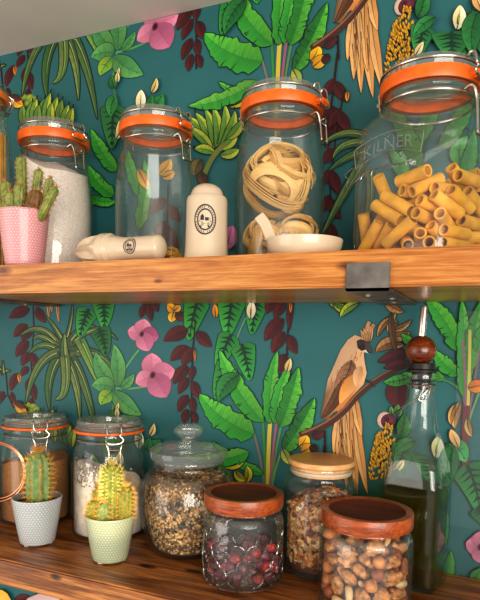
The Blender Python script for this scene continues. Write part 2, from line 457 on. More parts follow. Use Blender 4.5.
# --- vine in the middle
stroke([(196, 320), (193, 350), (192, 380), (192, 424)], 1.5, BURE)
for a in [((189, 330), (164, 341), 14), ((198, 331), (212, 347), 11), ((189, 347), (171, 361), 12), ((195, 348), (183, 366), 11), ((188, 366), (174, 384), 11), ((189, 378), (179, 394), 9), ((194, 381), (200, 399), 9), ((188, 395), (179, 412), 9), ((193, 397), (195, 413), 7), ((188, 409), (185, 424), 8), ((195, 412), (197, 424), 6), ((194, 366), (192, 380), 7)]: rleaf(*a)
leaf((195, 348), (195.5, 362), 2.4, 0, (224, 140, 40), (206, 100, 30), nv=0, out=.2)
for a in [((147, 304), (141, 318), 7), ((150, 302), (152, 321), 7), ((155, 300), (158, 312), 7)]: rleaf(*a)
# --- vine right of it
stroke([(291, 300), (288, 335), (286, 388)], 1.5, BURE)
for a in [((276, 297), (267, 314), 11), ((286, 300), (275, 319), 11), ((284, 319), (265, 341), 14), ((285, 332), (273, 353), 12), ((290, 335), (297, 354), 10), ((286, 354), (280, 371), 9), ((290, 364), (283, 386), 10), ((293, 300), (290, 330), 6)]: rleaf(*a)
leaf((291, 302), (291, 313), 3, 0, (230, 150, 44), (210, 110, 34), nv=0, out=.2)
# --- banana plant
for a, c, b, w, cc in [((253, 430), (262, 455), (267, 505), 2.2, (120, 110, 100)), ((263, 419), (265, 450), (267, 505), 2.4, (62, 130, 60)), ((271, 415), (268, 450), (268, 505), 4, (196, 178, 70)), ((277, 422), (272, 455), (269, 505), 2.4, (150, 90, 110)), ((282, 424), (274, 455), (270, 505), 2.2, (90, 130, 80)), ((288, 440), (274, 462), (270, 505), 2.0, (110, 150, 90))]: curve(a, c, b, w, cc)
ban((264, 474), (213, 441), 9, -.06); ban((255, 434), (200, 394), 25, -.08)
ban((264, 422), (220, 350), 18, -.06); ban((270, 424), (278, 351), 13, -.04, c1=(124, 206, 84)); ban((275, 424), (291, 364), 12, -.05); ban((281, 427), (299, 367), 17, .02, c2=(44, 132, 54))
leaf((287, 372), (291, 358), 7, 0, (240, 214, 150), (210, 176, 110), nv=0)
ban((284, 452), (315, 398), 17, .03, c2=(30, 100, 46)); leaf((283, 449), (290, 464), 9, 0, (206, 206, 100), (150, 170, 70), 'oval', nv=0)
for a, b in (((224, 466), (246, 456)), ((246, 482), (247, 466)), ((236, 470), (246, 480))): leaf(a, b, 8, .15, (226, 208, 60), (130, 140, 44), 'oval', nv=0, edge=(40, 44, 24), out=1)
# --- the crested bird on its branch
for a, b, w in [((344, 404), (334, 455), 9), ((345, 406), (340, 474), 9), ((349, 404), (347, 488), 9), ((352, 402), (358, 495), 10), ((354, 400), (368, 494), 9), ((355, 398), (362, 436), 8), ((350, 404), (353, 470), 8)]:
    leaf(a, b, w, .02, (230, 186, 124), (206, 144, 82), 'banana', (120, 72, 38), 0, (92, 56, 34), mid=.5, out=.4)
stroke(bez((300, 436), (336, 424), (354, 400), 10)+bez((354, 400), (376, 376), (412, 364), 10)[1:], 8.5, (74, 46, 38), 4)
stroke(bez((302, 433), (336, 421), (354, 397), 10)+bez((354, 397), (376, 373), (412, 362), 10)[1:], 2.2, (134, 92, 68), 1)
leaf((372, 323), (369, 343), 11, .1, (226, 178, 132), (198, 140, 92), 'lance', nv=0, edge=(120, 80, 56))
for i in range(5): leaf((366+i*.9, 343), (361+i*3.0, 325+abs(i-3)*1.5), 3.2, 0, (226, 180, 136), (196, 138, 92), nv=0, edge=(130, 90, 60), out=.3)
body = [(349, 372), (361, 337), (355, 335), (348, 340), (341, 350), (335, 364), (328, 380), (325, 396), (321, 417), (328, 420), (334, 412), (343, 408), (352, 397), (364, 384), (367, 373), (365, 362), (364, 354), (366, 347), (364, 341)]
poly(body, [(206, 166, 128)]+[(190, 152, 120)]*6+[(120, 80, 50)]*3+[(196, 120, 56)]*3+[(226, 176, 128)]*6, [(0, i, i+1) for i in range(1, len(body)-1)]+[(0, len(body)-1, 1)])
leaf((352, 360), (334, 398), 17, -.06, (176, 132, 96), (128, 90, 66), 'leaf', (70, 44, 34), 7, (92, 56, 38)); leaf((345, 378), (322, 418), 10, -.06, (110, 72, 48), (84, 54, 40), 'leaf', (60, 36, 28), 0)
leaf((358, 374), (340, 404), 13, .05, (232, 150, 66), (222, 164, 100), 'leaf', nv=0, out=0, mid=0); leaf((362, 366), (356, 386), 10, .05, (232, 186, 140), (214, 160, 108), 'leaf', nv=0, out=0, mid=0)
for q in range(16):
    x = R_.uniform(338, 356); y = R_.uniform(412, 450); curve((x, y), (x+1, y+12), (x+R_.uniform(0, 5), y+R_.uniform(16, 30)), .9, (104, 66, 40), .2)
for i in range(40):
    x = R_.uniform(332, 363); y = 350+(363-x)*1.0+R_.uniform(-6, 12)
    stroke([(x, y), (x-2, y+R_.uniform(4, 8))], .7, (150, 98, 60), .1)
poly([(357, 341), (361, 339), (366, 341), (370, 346), (372, 352), (372.5, 354), (368, 352), (362, 351), (358, 348)], (44, 30, 30))
poly([(364, 341), (369, 344), (372, 350), (372.4, 354), (366, 349)], (74, 62, 60)); poly([(362, 351), (369, 353.5), (366, 349.5)], (214, 200, 180))
blob(361, 343, 2, 2, (16, 12, 14), (70, 56, 50)); stroke([(366, 380), (372, 384), (375, 387)], 1.8, (50, 40, 40), .8); stroke([(367, 381), (374, 382)], 1.5, (50, 40, 40), .8)
leaf((312, 437), (325, 432), 9, 0, (96, 34, 46), (70, 26, 36), nv=0); stroke([(325, 430), (326, 452)], 2, BURE)
leaf((300, 446), (307, 435), 12, .1, (246, 202, 40), (226, 160, 30), 'oval', nv=0); leaf((302, 452), (314, 446), 12, 0, (240, 186, 40), (220, 150, 30), 'oval', nv=0); leaf((310, 446), (318, 450), 8, 0, (80, 34, 34), (60, 24, 28), 'oval', nv=0)
# --- below the bird: red shoot seen above
stroke([(325, 445), (322, 470), (318, 500)], 2, BURE)
for a in [((323, 468), (311, 484), 9), ((322, 470), (336, 492), 9), ((318, 490), (308, 510), 10), ((320, 492), (330, 520), 12), ((319, 500), (316, 530), 10)]: rleaf(*a)
leaf((334, 482), (334, 492), 4, 0, (240, 180, 50), (220, 120, 40), nv=0)
# --- brown seed heads and red cones right of the bird
for a in [((386, 300), (404, 312), 9), ((380, 326), (396, 312), 8), ((392, 318), (378, 337), 6), ((393, 330), (411, 320), 6), ((392, 336), (410, 332), 9), ((384, 338), (404, 345), 10), ((400, 342), (376, 352), 12), ((398, 322), (388, 332), 8)]:
    leaf(a[0], a[1], a[2], .12, (196, 152, 92), (112, 78, 48), 'leaf', (70, 44, 30), 2, (52, 34, 28), out=.7)
leaf((392, 312), (398, 356), 6, .05, (120, 80, 52), (84, 54, 40), nv=0)
for a in [((408, 352), (378, 362), 12), ((410, 362), (384, 368), 9)]: leaf(a[0], a[1], a[2], 0, (104, 38, 50), (72, 26, 38), nv=0)
leaf((396, 378), (399, 408), 22, 0, (100, 38, 46), (74, 28, 36), 'oval', nv=0); leaf((412, 376), (384, 382), 11, -.05, (104, 196, 92), (60, 150, 70), 'banana', nv=5)
blob(385, 420, 7.5, 8.5, (226, 206, 184), (190, 160, 140)); blob(389, 421, 8, 7.5, (126, 60, 76), (84, 36, 52)); blob(387, 419, 3, 3, (60, 26, 38), (84, 36, 52))
for a in [((392, 414), (391, 406)), ((396, 412), (399, 404)), ((398, 416), (402, 410))]: leaf(a[0], a[1], 5, 0, (150, 190, 110), (80, 150, 80), nv=0)
def cluster(x0, y0, x1, y1, w):
    for i in range(110):
        t = R_.random(); hw = w*(1-t)**.5*(.35+.65*min(1, t*5+.5)); x = x0+(x1-x0)*t+R_.uniform(-hw, hw); y = y0+(y1-y0)*t
        l = R_.uniform(3, 5)
        leaf((x, y), (x+R_.uniform(-2, 2)+(x-x0-(x1-x0)*t)*.25, y-l), 2.1, 0, (236, 186, 50), (200, 140, 30), nv=0, edge=(96, 66, 22), out=.35, mid=0, n=4)
cluster(379, 480, 381, 434, 10)
# --- green bananas hanging under the upper board
for a in [((330, 302), (348, 306), 6), ((334, 304), (352, 311), 6), ((360, 303), (341, 317), 8)]: leaf(a[0], a[1], a[2], .12, (196, 200, 60), (84, 130, 52), 'oval', nv=0, edge=(30, 44, 24), out=1)
# --- next roll (half drop), right of the seam
ban((460, 352), (424, 296), 17, .06); ban((459, 374), (434, 350), 14, -.08); ban((445, 379), (402, 374), 10, .06); ban((416, 348), (402, 334), 8, 0)
curve((440, 379), (458, 382), (467, 400), 1.8, (70, 130, 70)); curve((459, 352), (463, 380), (466, 420), 2, (140, 80, 110)); curve((458, 372), (464, 390), (466, 420), 1.6, (120, 90, 100))
ban((464, 398), (462, 300), 15, .02); ban((470, 372), (482, 300), 15, -.03, c2=(50, 150, 60)); ban((476, 352), (500, 296), 17, .02)
for a, c, b, w, cc in [((463, 340), (466, 380), (467, 425), 2.2, (150, 90, 120)), ((470, 330), (470, 380), (467, 425), 3, (206, 190, 80)), ((481, 345), (474, 380), (468, 425), 2, (140, 90, 120)), ((490, 370), (478, 390), (468, 425), 2, (110, 150, 100)), ((467, 405), (464, 440), (466, 470), 7, (110, 44, 52))]: curve(a, c, b, w, cc)
leaf((468, 388), (486, 384), 13, 0, (240, 150, 40), (226, 110, 30), 'oval', nv=0)
for a in [((461, 402), (455, 428), 9), ((456, 404), (451, 424), 6), ((468, 418), (472, 436), 7)]: leaf(a[0], a[1], a[2], .1, (222, 182, 110), (160, 110, 60), 'oval', nv=0, edge=(70, 44, 30))
leaf((452, 442), (446, 486), 16, .1, (50, 140, 66), (34, 104, 56), 'leaf'); leaf((450, 442), (466, 462), 19, -.1, (96, 200, 110), (66, 170, 90), 'leaf', nv=3)
heart((467, 464), (480, 514), 34, -.05, (62, 166, 86), (40, 128, 66)); heart((478, 505), (489, 530), 22, -.05, (50, 140, 76), (36, 110, 60))
flower(480, 546, [(-14, -4, 17, .1), (2, -16, 18, 0), (16, 3, 17, .5), (2, 16, 18, .3)], .9)
leaf((440, 575), (446, 553), 18, -.2, (110, 206, 96), (70, 170, 80), 'leaf', nv=3); leaf((470, 580), (482, 566), 12, .1, (90, 190, 90), (60, 150, 70), 'leaf', nv=2); stroke([(438, 538), (447, 549)], 1, (40, 36, 34)); leaf((455, 580), (458, 572), 8, 0, (110, 190, 90), (70, 150, 70), nv=1)
# --- things the upper half shows between and above the jars
KS[0] = (0, -1)
for i, (x, y, hh, dx) in enumerate([(26, 122, 16, -2), (33, 121, 18, 2), (37, 122, 22, 3), (44, 122, 22, 4), (50, 122, 28, 4), (57, 122, 24, 4), (63, 123, 22, 2), (68, 124, 18, 4), (73, 125, 16, 3), (41, 124, 18, 0), (54, 124, 20, 0)]):
    leaf((x-dx*.5, y+6), (x+dx*.6, y-hh), 7.5, -.06, (208, 208, 70) if i % 3 else (150, 180, 70), (96, 140, 58), 'oval', (60, 84, 40), 0, (32, 48, 26), out=.8)
    stroke([(x+dx*.6, y-hh), (x+dx*.7+.4, y-hh-4)], 1.4, (36, 32, 24))
leaf((14, 98), (25, 106), 11, .1, (240, 186, 46), (220, 140, 36), 'oval', nv=0); leaf((12, 97), (23, 101), 6, 0, (130, 40, 40), (90, 30, 34), nv=0)
for a, b in [((212, 152), (190, 118)), ((212, 152), (197, 114)), ((214, 150), (206, 110)), ((217, 148), (214, 108)), ((220, 146), (226, 106)), ((214, 154), (188, 128)), ((222, 146), (236, 112)), ((216, 154), (196, 150)), ((222, 150), (238, 134)), ((222, 156), (240, 150)), ((228, 140), (244, 120))]:
    leaf(a, b, 9, .1, (204, 206, 76), (92, 146, 62), 'oval', (60, 90, 44), 0, (34, 50, 26), out=.9)
    stroke([b, (b[0]-.6, b[1]-4)], 1.6, (40, 34, 24))
curve((228, 144), (208, 158), (202, 190), 5, (110, 120, 60)); leaf((203, 160), (196, 176), 12, .1, (150, 130, 80), (90, 74, 50), 'oval', nv=2); leaf((202, 172), (210, 188), 10, .1, (110, 74, 50), (70, 46, 40), nv=2)
ban((258, 82), (190, 107), 15, -.08, c1=(136, 214, 90))
leaf((248, 0), (226, 36), 16, .1, (60, 160, 76), (34, 116, 60), 'leaf', (16, 60, 40), 6)
heart((116, 106), (114, 150), 26, .02, (62, 150, 80), (44, 124, 66)); leaf((118, 96), (113, 118), 12, .1, (70, 168, 84), (44, 130, 64), nv=2); curve((114, 82), (116, 92), (118, 104), 1.6, (60, 120, 70))
leaf((116, 90), (113, 77), 8, 0, (60, 150, 76), (40, 116, 60), nv=1); leaf((119, 84), (119.5, 73), 5, 0, (240, 226, 170), (214, 190, 120), nv=0)
leaf((118, 140), (122, 120), 8, .1, (246, 238, 200), (226, 206, 150), 'oval', nv=0); leaf((142, 112), (143, 91), 10, 0, (250, 244, 214), (232, 220, 170), 'oval', nv=0); leaf((153, 94), (158, 79), 6, .1, (240, 222, 160), (206, 176, 100), nv=0)
leaf((152, 110), (164, 95), 14, .1, (60, 160, 84), (40, 126, 64), 'leaf', nv=3); leaf((150, 112), (154, 96), 8, 0, (60, 150, 80), (36, 110, 60), nv=1)
ban((118, 172), (93, 130), 13, -.05); ban((116, 196), (90, 166), 13, -.1); ban((92, 198), (118, 202), 9, .1)
ban((150, 200), (130, 150), 12, -.1); ban((140, 230), (146, 160), 12, .05); leaf((140, 170), (150, 190), 10, 0, (240, 190, 60), (220, 150, 40), 'oval', nv=0)
leaf((160, 175), (172, 160), 12, .1, (246, 200, 60), (224, 160, 40), 'oval', nv=0); leaf((164, 178), (176, 172), 9, .1, (240, 186, 50), (224, 150, 40), 'oval', nv=0)
stroke([(170, 185), (168, 250)], 1.4, BURE)
for a in [((168, 200), (152, 214), 11), ((170, 205), (182, 222), 10), ((168, 222), (158, 240), 10), ((170, 226), (180, 250), 10)]: rleaf(*a)
leaf((228, 250), (234, 226), 16, 0, (206, 130, 170), (170, 90, 140), 'oval', nv=0)
stroke([(346, 90), (338, 130), (332, 180), (330, 250)], 1.6, BURE)
for a in [((342, 110), (330, 130), 9), ((340, 112), (352, 134), 11), ((336, 150), (326, 165), 10), ((334, 170), (326, 186), 9), ((334, 172), (342, 196), 10), ((332, 196), (324, 214), 9), ((333, 200), (342, 220), 9), ((331, 220), (326, 244), 9), ((332, 224), (338, 246), 9)]: rleaf(*a)
aloe((366, 138), (346, 128), (322, 146), 9, (140, 170, 90)); aloe((366, 144), (340, 142), (334, 160), 9, (150, 176, 96)); aloe((368, 152), (346, 156), (330, 172), 9, (90, 140, 76)); aloe((366, 160), (346, 190), (322, 238), 11, (130, 170, 110)); aloe((370, 170), (376, 200), (360, 246), 10)
for a, b in (((400, 160), (440, 90)), ((420, 170), (380, 100)), ((440, 150), (470, 90)), ((410, 200), (390, 150)), ((450, 200), (474, 130))): ban(a, b, 16, .08, c1=(92, 176, 80), c2=(52, 130, 62))
cluster(402, 64, 408, 10, 11)
heart((425, 28), (420, 60), 24, .05, (66, 170, 88), (40, 126, 66)); leaf((418, 20), (424, -8), 14, .1, (60, 160, 80), (40, 120, 60), nv=4); leaf((436, 20), (414, 40), 12, .1, (70, 170, 90), (40, 130, 66), nv=3)
heart((452, 34), (452, 62), 40, 0, (62, 160, 84), (38, 116, 62)); leaf((457, 32), (460, 8), 13, .05, (246, 238, 206), (226, 214, 160), 'oval', nv=0); leaf((457.5, 27), (459, 16), 2.6, 0, (190, 190, 90), (160, 150, 70), nv=0, out=0); leaf((416, 58), (424, 44), 7, 0, (240, 226, 180), (214, 196, 140), nv=0)
leaf((478, 14), (474, 58), 20, .1, (56, 150, 74), (34, 110, 58), nv=4); leaf((482, 14), (474, -4), 11, 0, (240, 200, 140), (214, 160, 100), 'oval', nv=0)
# under the lower board
KS[0] = (0,)
blob(2, 606, 13, 18, (244, 206, 90), (232, 180, 60)); blob(8, 607, 7, 7, (170, 160, 130), (190, 170, 120))
blob(46, 612, 24, 20, (214, 190, 186), (196, 166, 164)); blob(20, 612, 5, 12, (110, 40, 44), (80, 30, 36))
# --- left of the frame and right of it: the same roll goes on
n = N('wallpaper_print'); a = n.add('Attribute', attribute_name='Col'); v = n.coord()
f = n.noise(v, 900, 2); f2 = n.noise(v, 9, 3)
c = n.mix(1.0, a.outputs['Color'], n.ramp(f2, [(.3, (.9, .9, .9, 1)), (.7, (1.08, 1.08, 1.08, 1))]), 'MULTIPLY')
M_WP = n.pr(c, 0.5, 0, n.bump(f, .08, .0004), 0.35)
TEAL = (46, 104, 107)
# wall ground sheet + solid wall behind it, one mesh
g = MB()
nx, nz = 24, 12
vs, fs = [], []
for j in range(nz+1):
    for i in range(nx+1): vs.append((XMIN-.9+(XMAX+.5-XMIN+.9)*i/nx, 0.0, ZMIN-.15+(ZC-ZMIN+.15)*j/nz))
for j in range(nz):
    for i in range(nx):
        q = j*(nx+1)+i; fs.append((q, q+1, q+nx+2, q+nx+1))
g.add(vs, fs, lin(TEAL)); g.box((XMIN-.9, 0.0005, ZMIN-.15), (XMAX+.5, 0.06, ZC), col=lin(TEAL))
b0 = len(g.v)
roll = wp(502, 400)[0]-wp(-8, 400)[0]
for dx in (0, -roll, roll):      # the same print carries on to either side
    b0 = len(g.v)
    g.v += [(a+dx, b_, c_) for a, b_, c_ in WPV.v]; g.c += WPV.c; g.uv += WPV.uv; g.f += [tuple(i+b0 for i in f_) for f_ in WPV.f]; g.mi += [0]*len(WPV.f)
struct(g.build('wall_back', M_WP, smooth=False))
M_CEIL = simple('ceiling_plaster', (222, 212, 202), .85, var=.03, scale=6, bump=.15)
cb = MB(); cb.box((XMIN-.9, -2.6, ZC), (XMAX+1.2, 0.06, ZC+.05)); struct(cb.build('ceiling', M_CEIL, smooth=False))
# ------------------------------------------------------------------ materials
kn = lambda p, r: (p.x, p.y, p.z, r)
M_UP = wood('board_oak_front', (100, 50, 14), (172, 104, 40), (216, 152, 80), 1.0, .36, 'x', coat=.3, contrast=.8, knots=[kn(at_y(3, 271, -DEP), .008), kn(at_y(347, 266, -DEP), .0055), kn(at_y(158, 281, -DEP), .003)])
M_LOW = wood('board_dark_waxed', (50, 26, 12), (134, 79, 36), (202, 136, 72), 1.0, .40, 'x', coat=.15, knots=[kn(at_z(147, 566, ZL), .007), kn(at_z(193, 571, ZL), .006), kn(at_y(56, 577, -DEP), .005), kn(at_z(14, 535, ZL), .006)])
M_STEEL = simple('raw_steel', (108, 103, 99), .45, .45, .25, 40, .2)
M_SCREW = simple('zinc_screw', (190, 190, 190), .3, 1.0, .05)
M_WIRE = simple('bright_wire', (196, 188, 176), .22, 1.0, .05)
M_COPPER = simple('copper_wire', (224, 164, 132), .25, 1.0, .08)
M_GL = glass('clear_glass', (.993, .997, .995), (.66, .72, .69), .05, (14, .12), haze=.012)  # pale diffuse haze mixed in stands for soft reflections on the jars
M_GLC = glass('clear_glass_thin', (.975, .985, .98), (.55, .62, .60), .02, (18, .15))
M_GLK = glass('pressed_glass', (.98, .985, .98), (.55, .60, .57), .08, (90, .25), f0=.11, haze=.014)  # its haze is painted reflection, a silvery cast over the glass
M_GLB = glass('bottle_glass', (.975, .99, .98), (.58, .70, .63), .03, (22, .25), f0=.06, haze=.002)  # trace of haze put in as pale reflected light on the bottle
M_LIDG = glass('lid_glass', (.90, .92, .90), (.42, .46, .43), .04, (40, .12), f0=.10, haze=.12)
M_SEAL = simple('orange_rubber', (238, 108, 26), .38, 0, .08, 80, .1, sss=.1)
M_SEAL2 = simple('amber_rubber', (232, 128, 40), .4, 0, .08, 80)
M_CER = simple('cream_glazed_ceramic', (214, 195, 168), .28, 0, .04, 12, 0, coat=.3)
M_INK = simple('black_stamp_ink', (42, 40, 40), .5)
M_SOIL = simple('potting_soil', (96, 62, 38), .9, 0, .5, 220, .9)

def dots_mat(name, c, hi):
    n = N(name)
    t = n.add('TexCoord'); mp = n.add('Mapping'); n.t.links.new(t.outputs['UV'], mp.inputs[0]); mp.inputs['Scale'].default_value = (44, 270, 1)
    sp = n.add('SeparateXYZ'); n.t.links.new(mp.outputs[0], sp.inputs[0])
    row = n.math('FLOOR', sp.outputs[1]); odd = n.math('MULTIPLY', n.math('MODULO', row, 2.0), .5)
    fx = n.math('SUBTRACT', n.math('FRACT', n.math('ADD', sp.outputs[0], odd)), .5); fy = n.math('SUBTRACT', n.math('FRACT', sp.outputs[1]), .5)
    d = n.math('SQRT', n.math('ADD', n.math('MULTIPLY', fx, fx), n.math('MULTIPLY', fy, fy)))
    h = n.math('SUBTRACT', 1.0, n.math('SMOOTH_MIN', n.math('MULTIPLY', d, 3.0), 1.0, .2))
    cc = n.ramp(h, [(0.0, lin(c)), (.55, lin(hi))])
    return n.pr(cc, .34, 0, n.bump(h, .8, .0007), .5, 0, .25)
M_PINK = dots_mat('pink_glazed_dots', (220, 152, 156), (246, 204, 204))
M_GREYP = dots_mat('grey_blue_glazed_dots', (172, 178, 180), (218, 222, 222))
M_GREENP = dots_mat('sage_glazed_dots', (166, 176, 146), (206, 214, 186))

# ------------------------------------------------------------------ boards and brackets
XL, XR = -1.35, .62
b = MB(); b.box((XL, -DEP, ZU-TH), (XR, -0.007, ZU-.0004), .0022)
upper = tag(b.build('shelf_board', M_UP, ang=30), 'upper oak shelf board with bright orange-brown grain, carrying the tall clip-top jars', 'shelf')
b = MB(); b.box((XL, -DEP, ZL-TH), (XR, -0.007, ZL-.0004), .0022)
lower = tag(b.build('shelf_board', M_LOW, ang=30), 'lower dark waxed wood shelf board, carrying the cactus pots and lidded jars', 'shelf')

def bracket(xc, label, w=.0468):
    t = thing('shelf_bracket', label, 'bracket', (xc, -DEP, ZU-TH), 0, 'steel shelf brackets under the upper board')
    k = .004
    b = MB(); b.box((-w/2, -k-.0005, -k), (w/2, -.0005, .024), .0008); b.build('front_lip', M_STEEL, t)
    b = MB(); b.box((-w/2, -k-.0005, -k), (w/2, DEP-.0045, -.0003), .0008); b.build('arm', M_STEEL, t)
    for (x, y) in ((-.008, .045), (.009, .10), (0, .17)):
        b = MB(); b.lathe([(.0, -.0065), (.0032, -.006), (.0045, -.0042), (.0045, -.003)], 16); b.build('screw', M_SCREW, t, loc=(x, y, 0))
pl, pr_ = at_y(346.5, 285, -DEP), at_y(390, 285, -DEP)
bracket((pl.x+pr_.x)/2, 'dark raw steel bracket lip hooked over the front edge of the upper shelf', pr_.x-pl.x)
bracket(at_y(-62, 300, -DEP).x, 'steel bracket arm seen under the left end of the upper shelf', pr_.x-pl.x)
bracket(-1.2, 'steel bracket further along the upper shelf to the left'); 

# clear splash sheet standing on the lower board against the wall
ps = at_y(453.5, 440, -.010)
b = MB(); b.box((ps.x, -.0115, ZL+.0005), (XR, -.0085, at_y(462, 311, -.01).z), .0006)
tag(b.build('splash_panel', glass('acrylic_sheet', (.95, .97, .97), (.7, .8, .8), .03, f0=.045, haze=.015), ang=30), 'clear acrylic splash sheet against the wallpaper behind the oil bottle, its left edge showing', 'panel')

# ------------------------------------------------------------------ placing
def ztop(c, ypx):
    lo, hi = ZL-.1, ZC+.3
    for _ in range(40):
        mid_ = (lo+hi)/2
        if proj((c[0], c[1], mid_))[1] > ypx: lo = mid_
        else: hi = mid_
    return lo
def on_y(x0, x1, Y, yp):
    """round thing spanning x0..x1 px whose axis stands at depth Y"""
    p = at_y((x0+x1)/2, yp, Y); return p, (x1-x0)/2*px2m(p)
def on_lower(x0, x1, yb, rbase=1.0, back=.014, extra=1.0):
    """round thing on the lower board spanning x0..x1 px, front of its foot at yb px, kept clear of the wall"""
    xc = (x0+x1)/2; q = at_z(xc, yb, ZL); r = .04
    for _ in range(8):
        d = Vector((q.x-EYE.x, q.y-EYE.y, 0)).normalized(); c = q+d*r*rbase
        if c.y > -(r*extra+back):
            k = (-(r*extra+back)-EYE.y)/(c.y-EYE.y); c = Vector((EYE.x+(c.x-EYE.x)*k, EYE.y+(c.y-EYE.y)*k, ZL))
        r = (x1-x0)/2*px2m(Vector((c.x, c.y, ZL+.05)))
    for _ in range(3): c = Vector((c.x+(xc-proj((c.x, c.y, ZL+.05))[0])*px2m(Vector((c.x, c.y, ZL+.05)))/.92, c.y, ZL))
    return c, r
INFO = {}

def shell(prof, t=.0028, base=.006):
    """outer profile -> closed double wall profile"""
    inner = [(max(.0005, r-t), z) for r, z in prof if z > base]
    inner.insert(0, (interp(prof, base)-t, base))
    return [(0.0005, 0.0)]+prof+list(reversed(inner))+[(.0005, base)]
def interp(prof, z):
    if z <= prof[0][1]: return prof[0][0]
    for (r0, z0), (r1, z1) in zip(prof, prof[1:]):
        if z0 <= z <= z1 and z1 > z0: return r0+(r1-r0)*(z-z0)/(z1-z0)
    return prof[-1][0]
def smooth_prof(pts, k=6):
    s = spline([(r, 0, z) for r, z in pts], k); return [(max(p.x, .0002), p.z) for p in s]
def fill(prof, hfun, t=.0034, base=.0068, exp=None, n=64, col=None, jit=0.0, nz=26):
    """closed volume of loose stuff inside a jar, top surface hfun(x,y)"""
    mb = MB(); hmax = max(hfun(interp(prof, .04)*cos(q*.2), interp(prof, .04)*sin(q*.2)) for q in range(32))
    vs, fs = [], []
    for j in range(nz+1):
        for i in range(n):
            th = 2*PI*i/n; zz = base+(hmax-base)*j/nz
            r = interp(prof, zz)-t
            h = hfun(r*cos(th), r*sin(th)); zz = min(zz, h); r = interp(prof, zz)-t
            if exp:
                e = exp(zz); r = r/((abs(cos(th))**e+abs(sin(th))**e)**(1/e))
            vs.append((r*cos(th), r*sin(th), zz))
    for j in range(nz):
        for i in range(n): fs.append((j*n+i, j*n+(i+1) % n, (j+1)*n+(i+1) % n, (j+1)*n+i))
    b0 = nz*n; K = 14
    for k in range(1, K):
        s = 1-k/K
        for i in range(n):
            x, y, _ = vs[b0+i]; x *= s; y *= s; vs.append((x, y, hfun(x, y)+R_.uniform(-jit, jit)))
    vs.append((0, 0, hfun(0, 0)))
    for k in range(K-1):
        o0 = b0+k*n
        for i in range(n): fs.append((o0+i, o0+(i+1) % n, o0+n+(i+1) % n, o0+n+i))
    o0 = b0+(K-1)*n
    for i in range(n): fs.append((o0+i, o0+(i+1) % n, len(vs)-1))
    fs.append(tuple(range(n-1, -1, -1)))
    return mb.add(vs, fs, col)

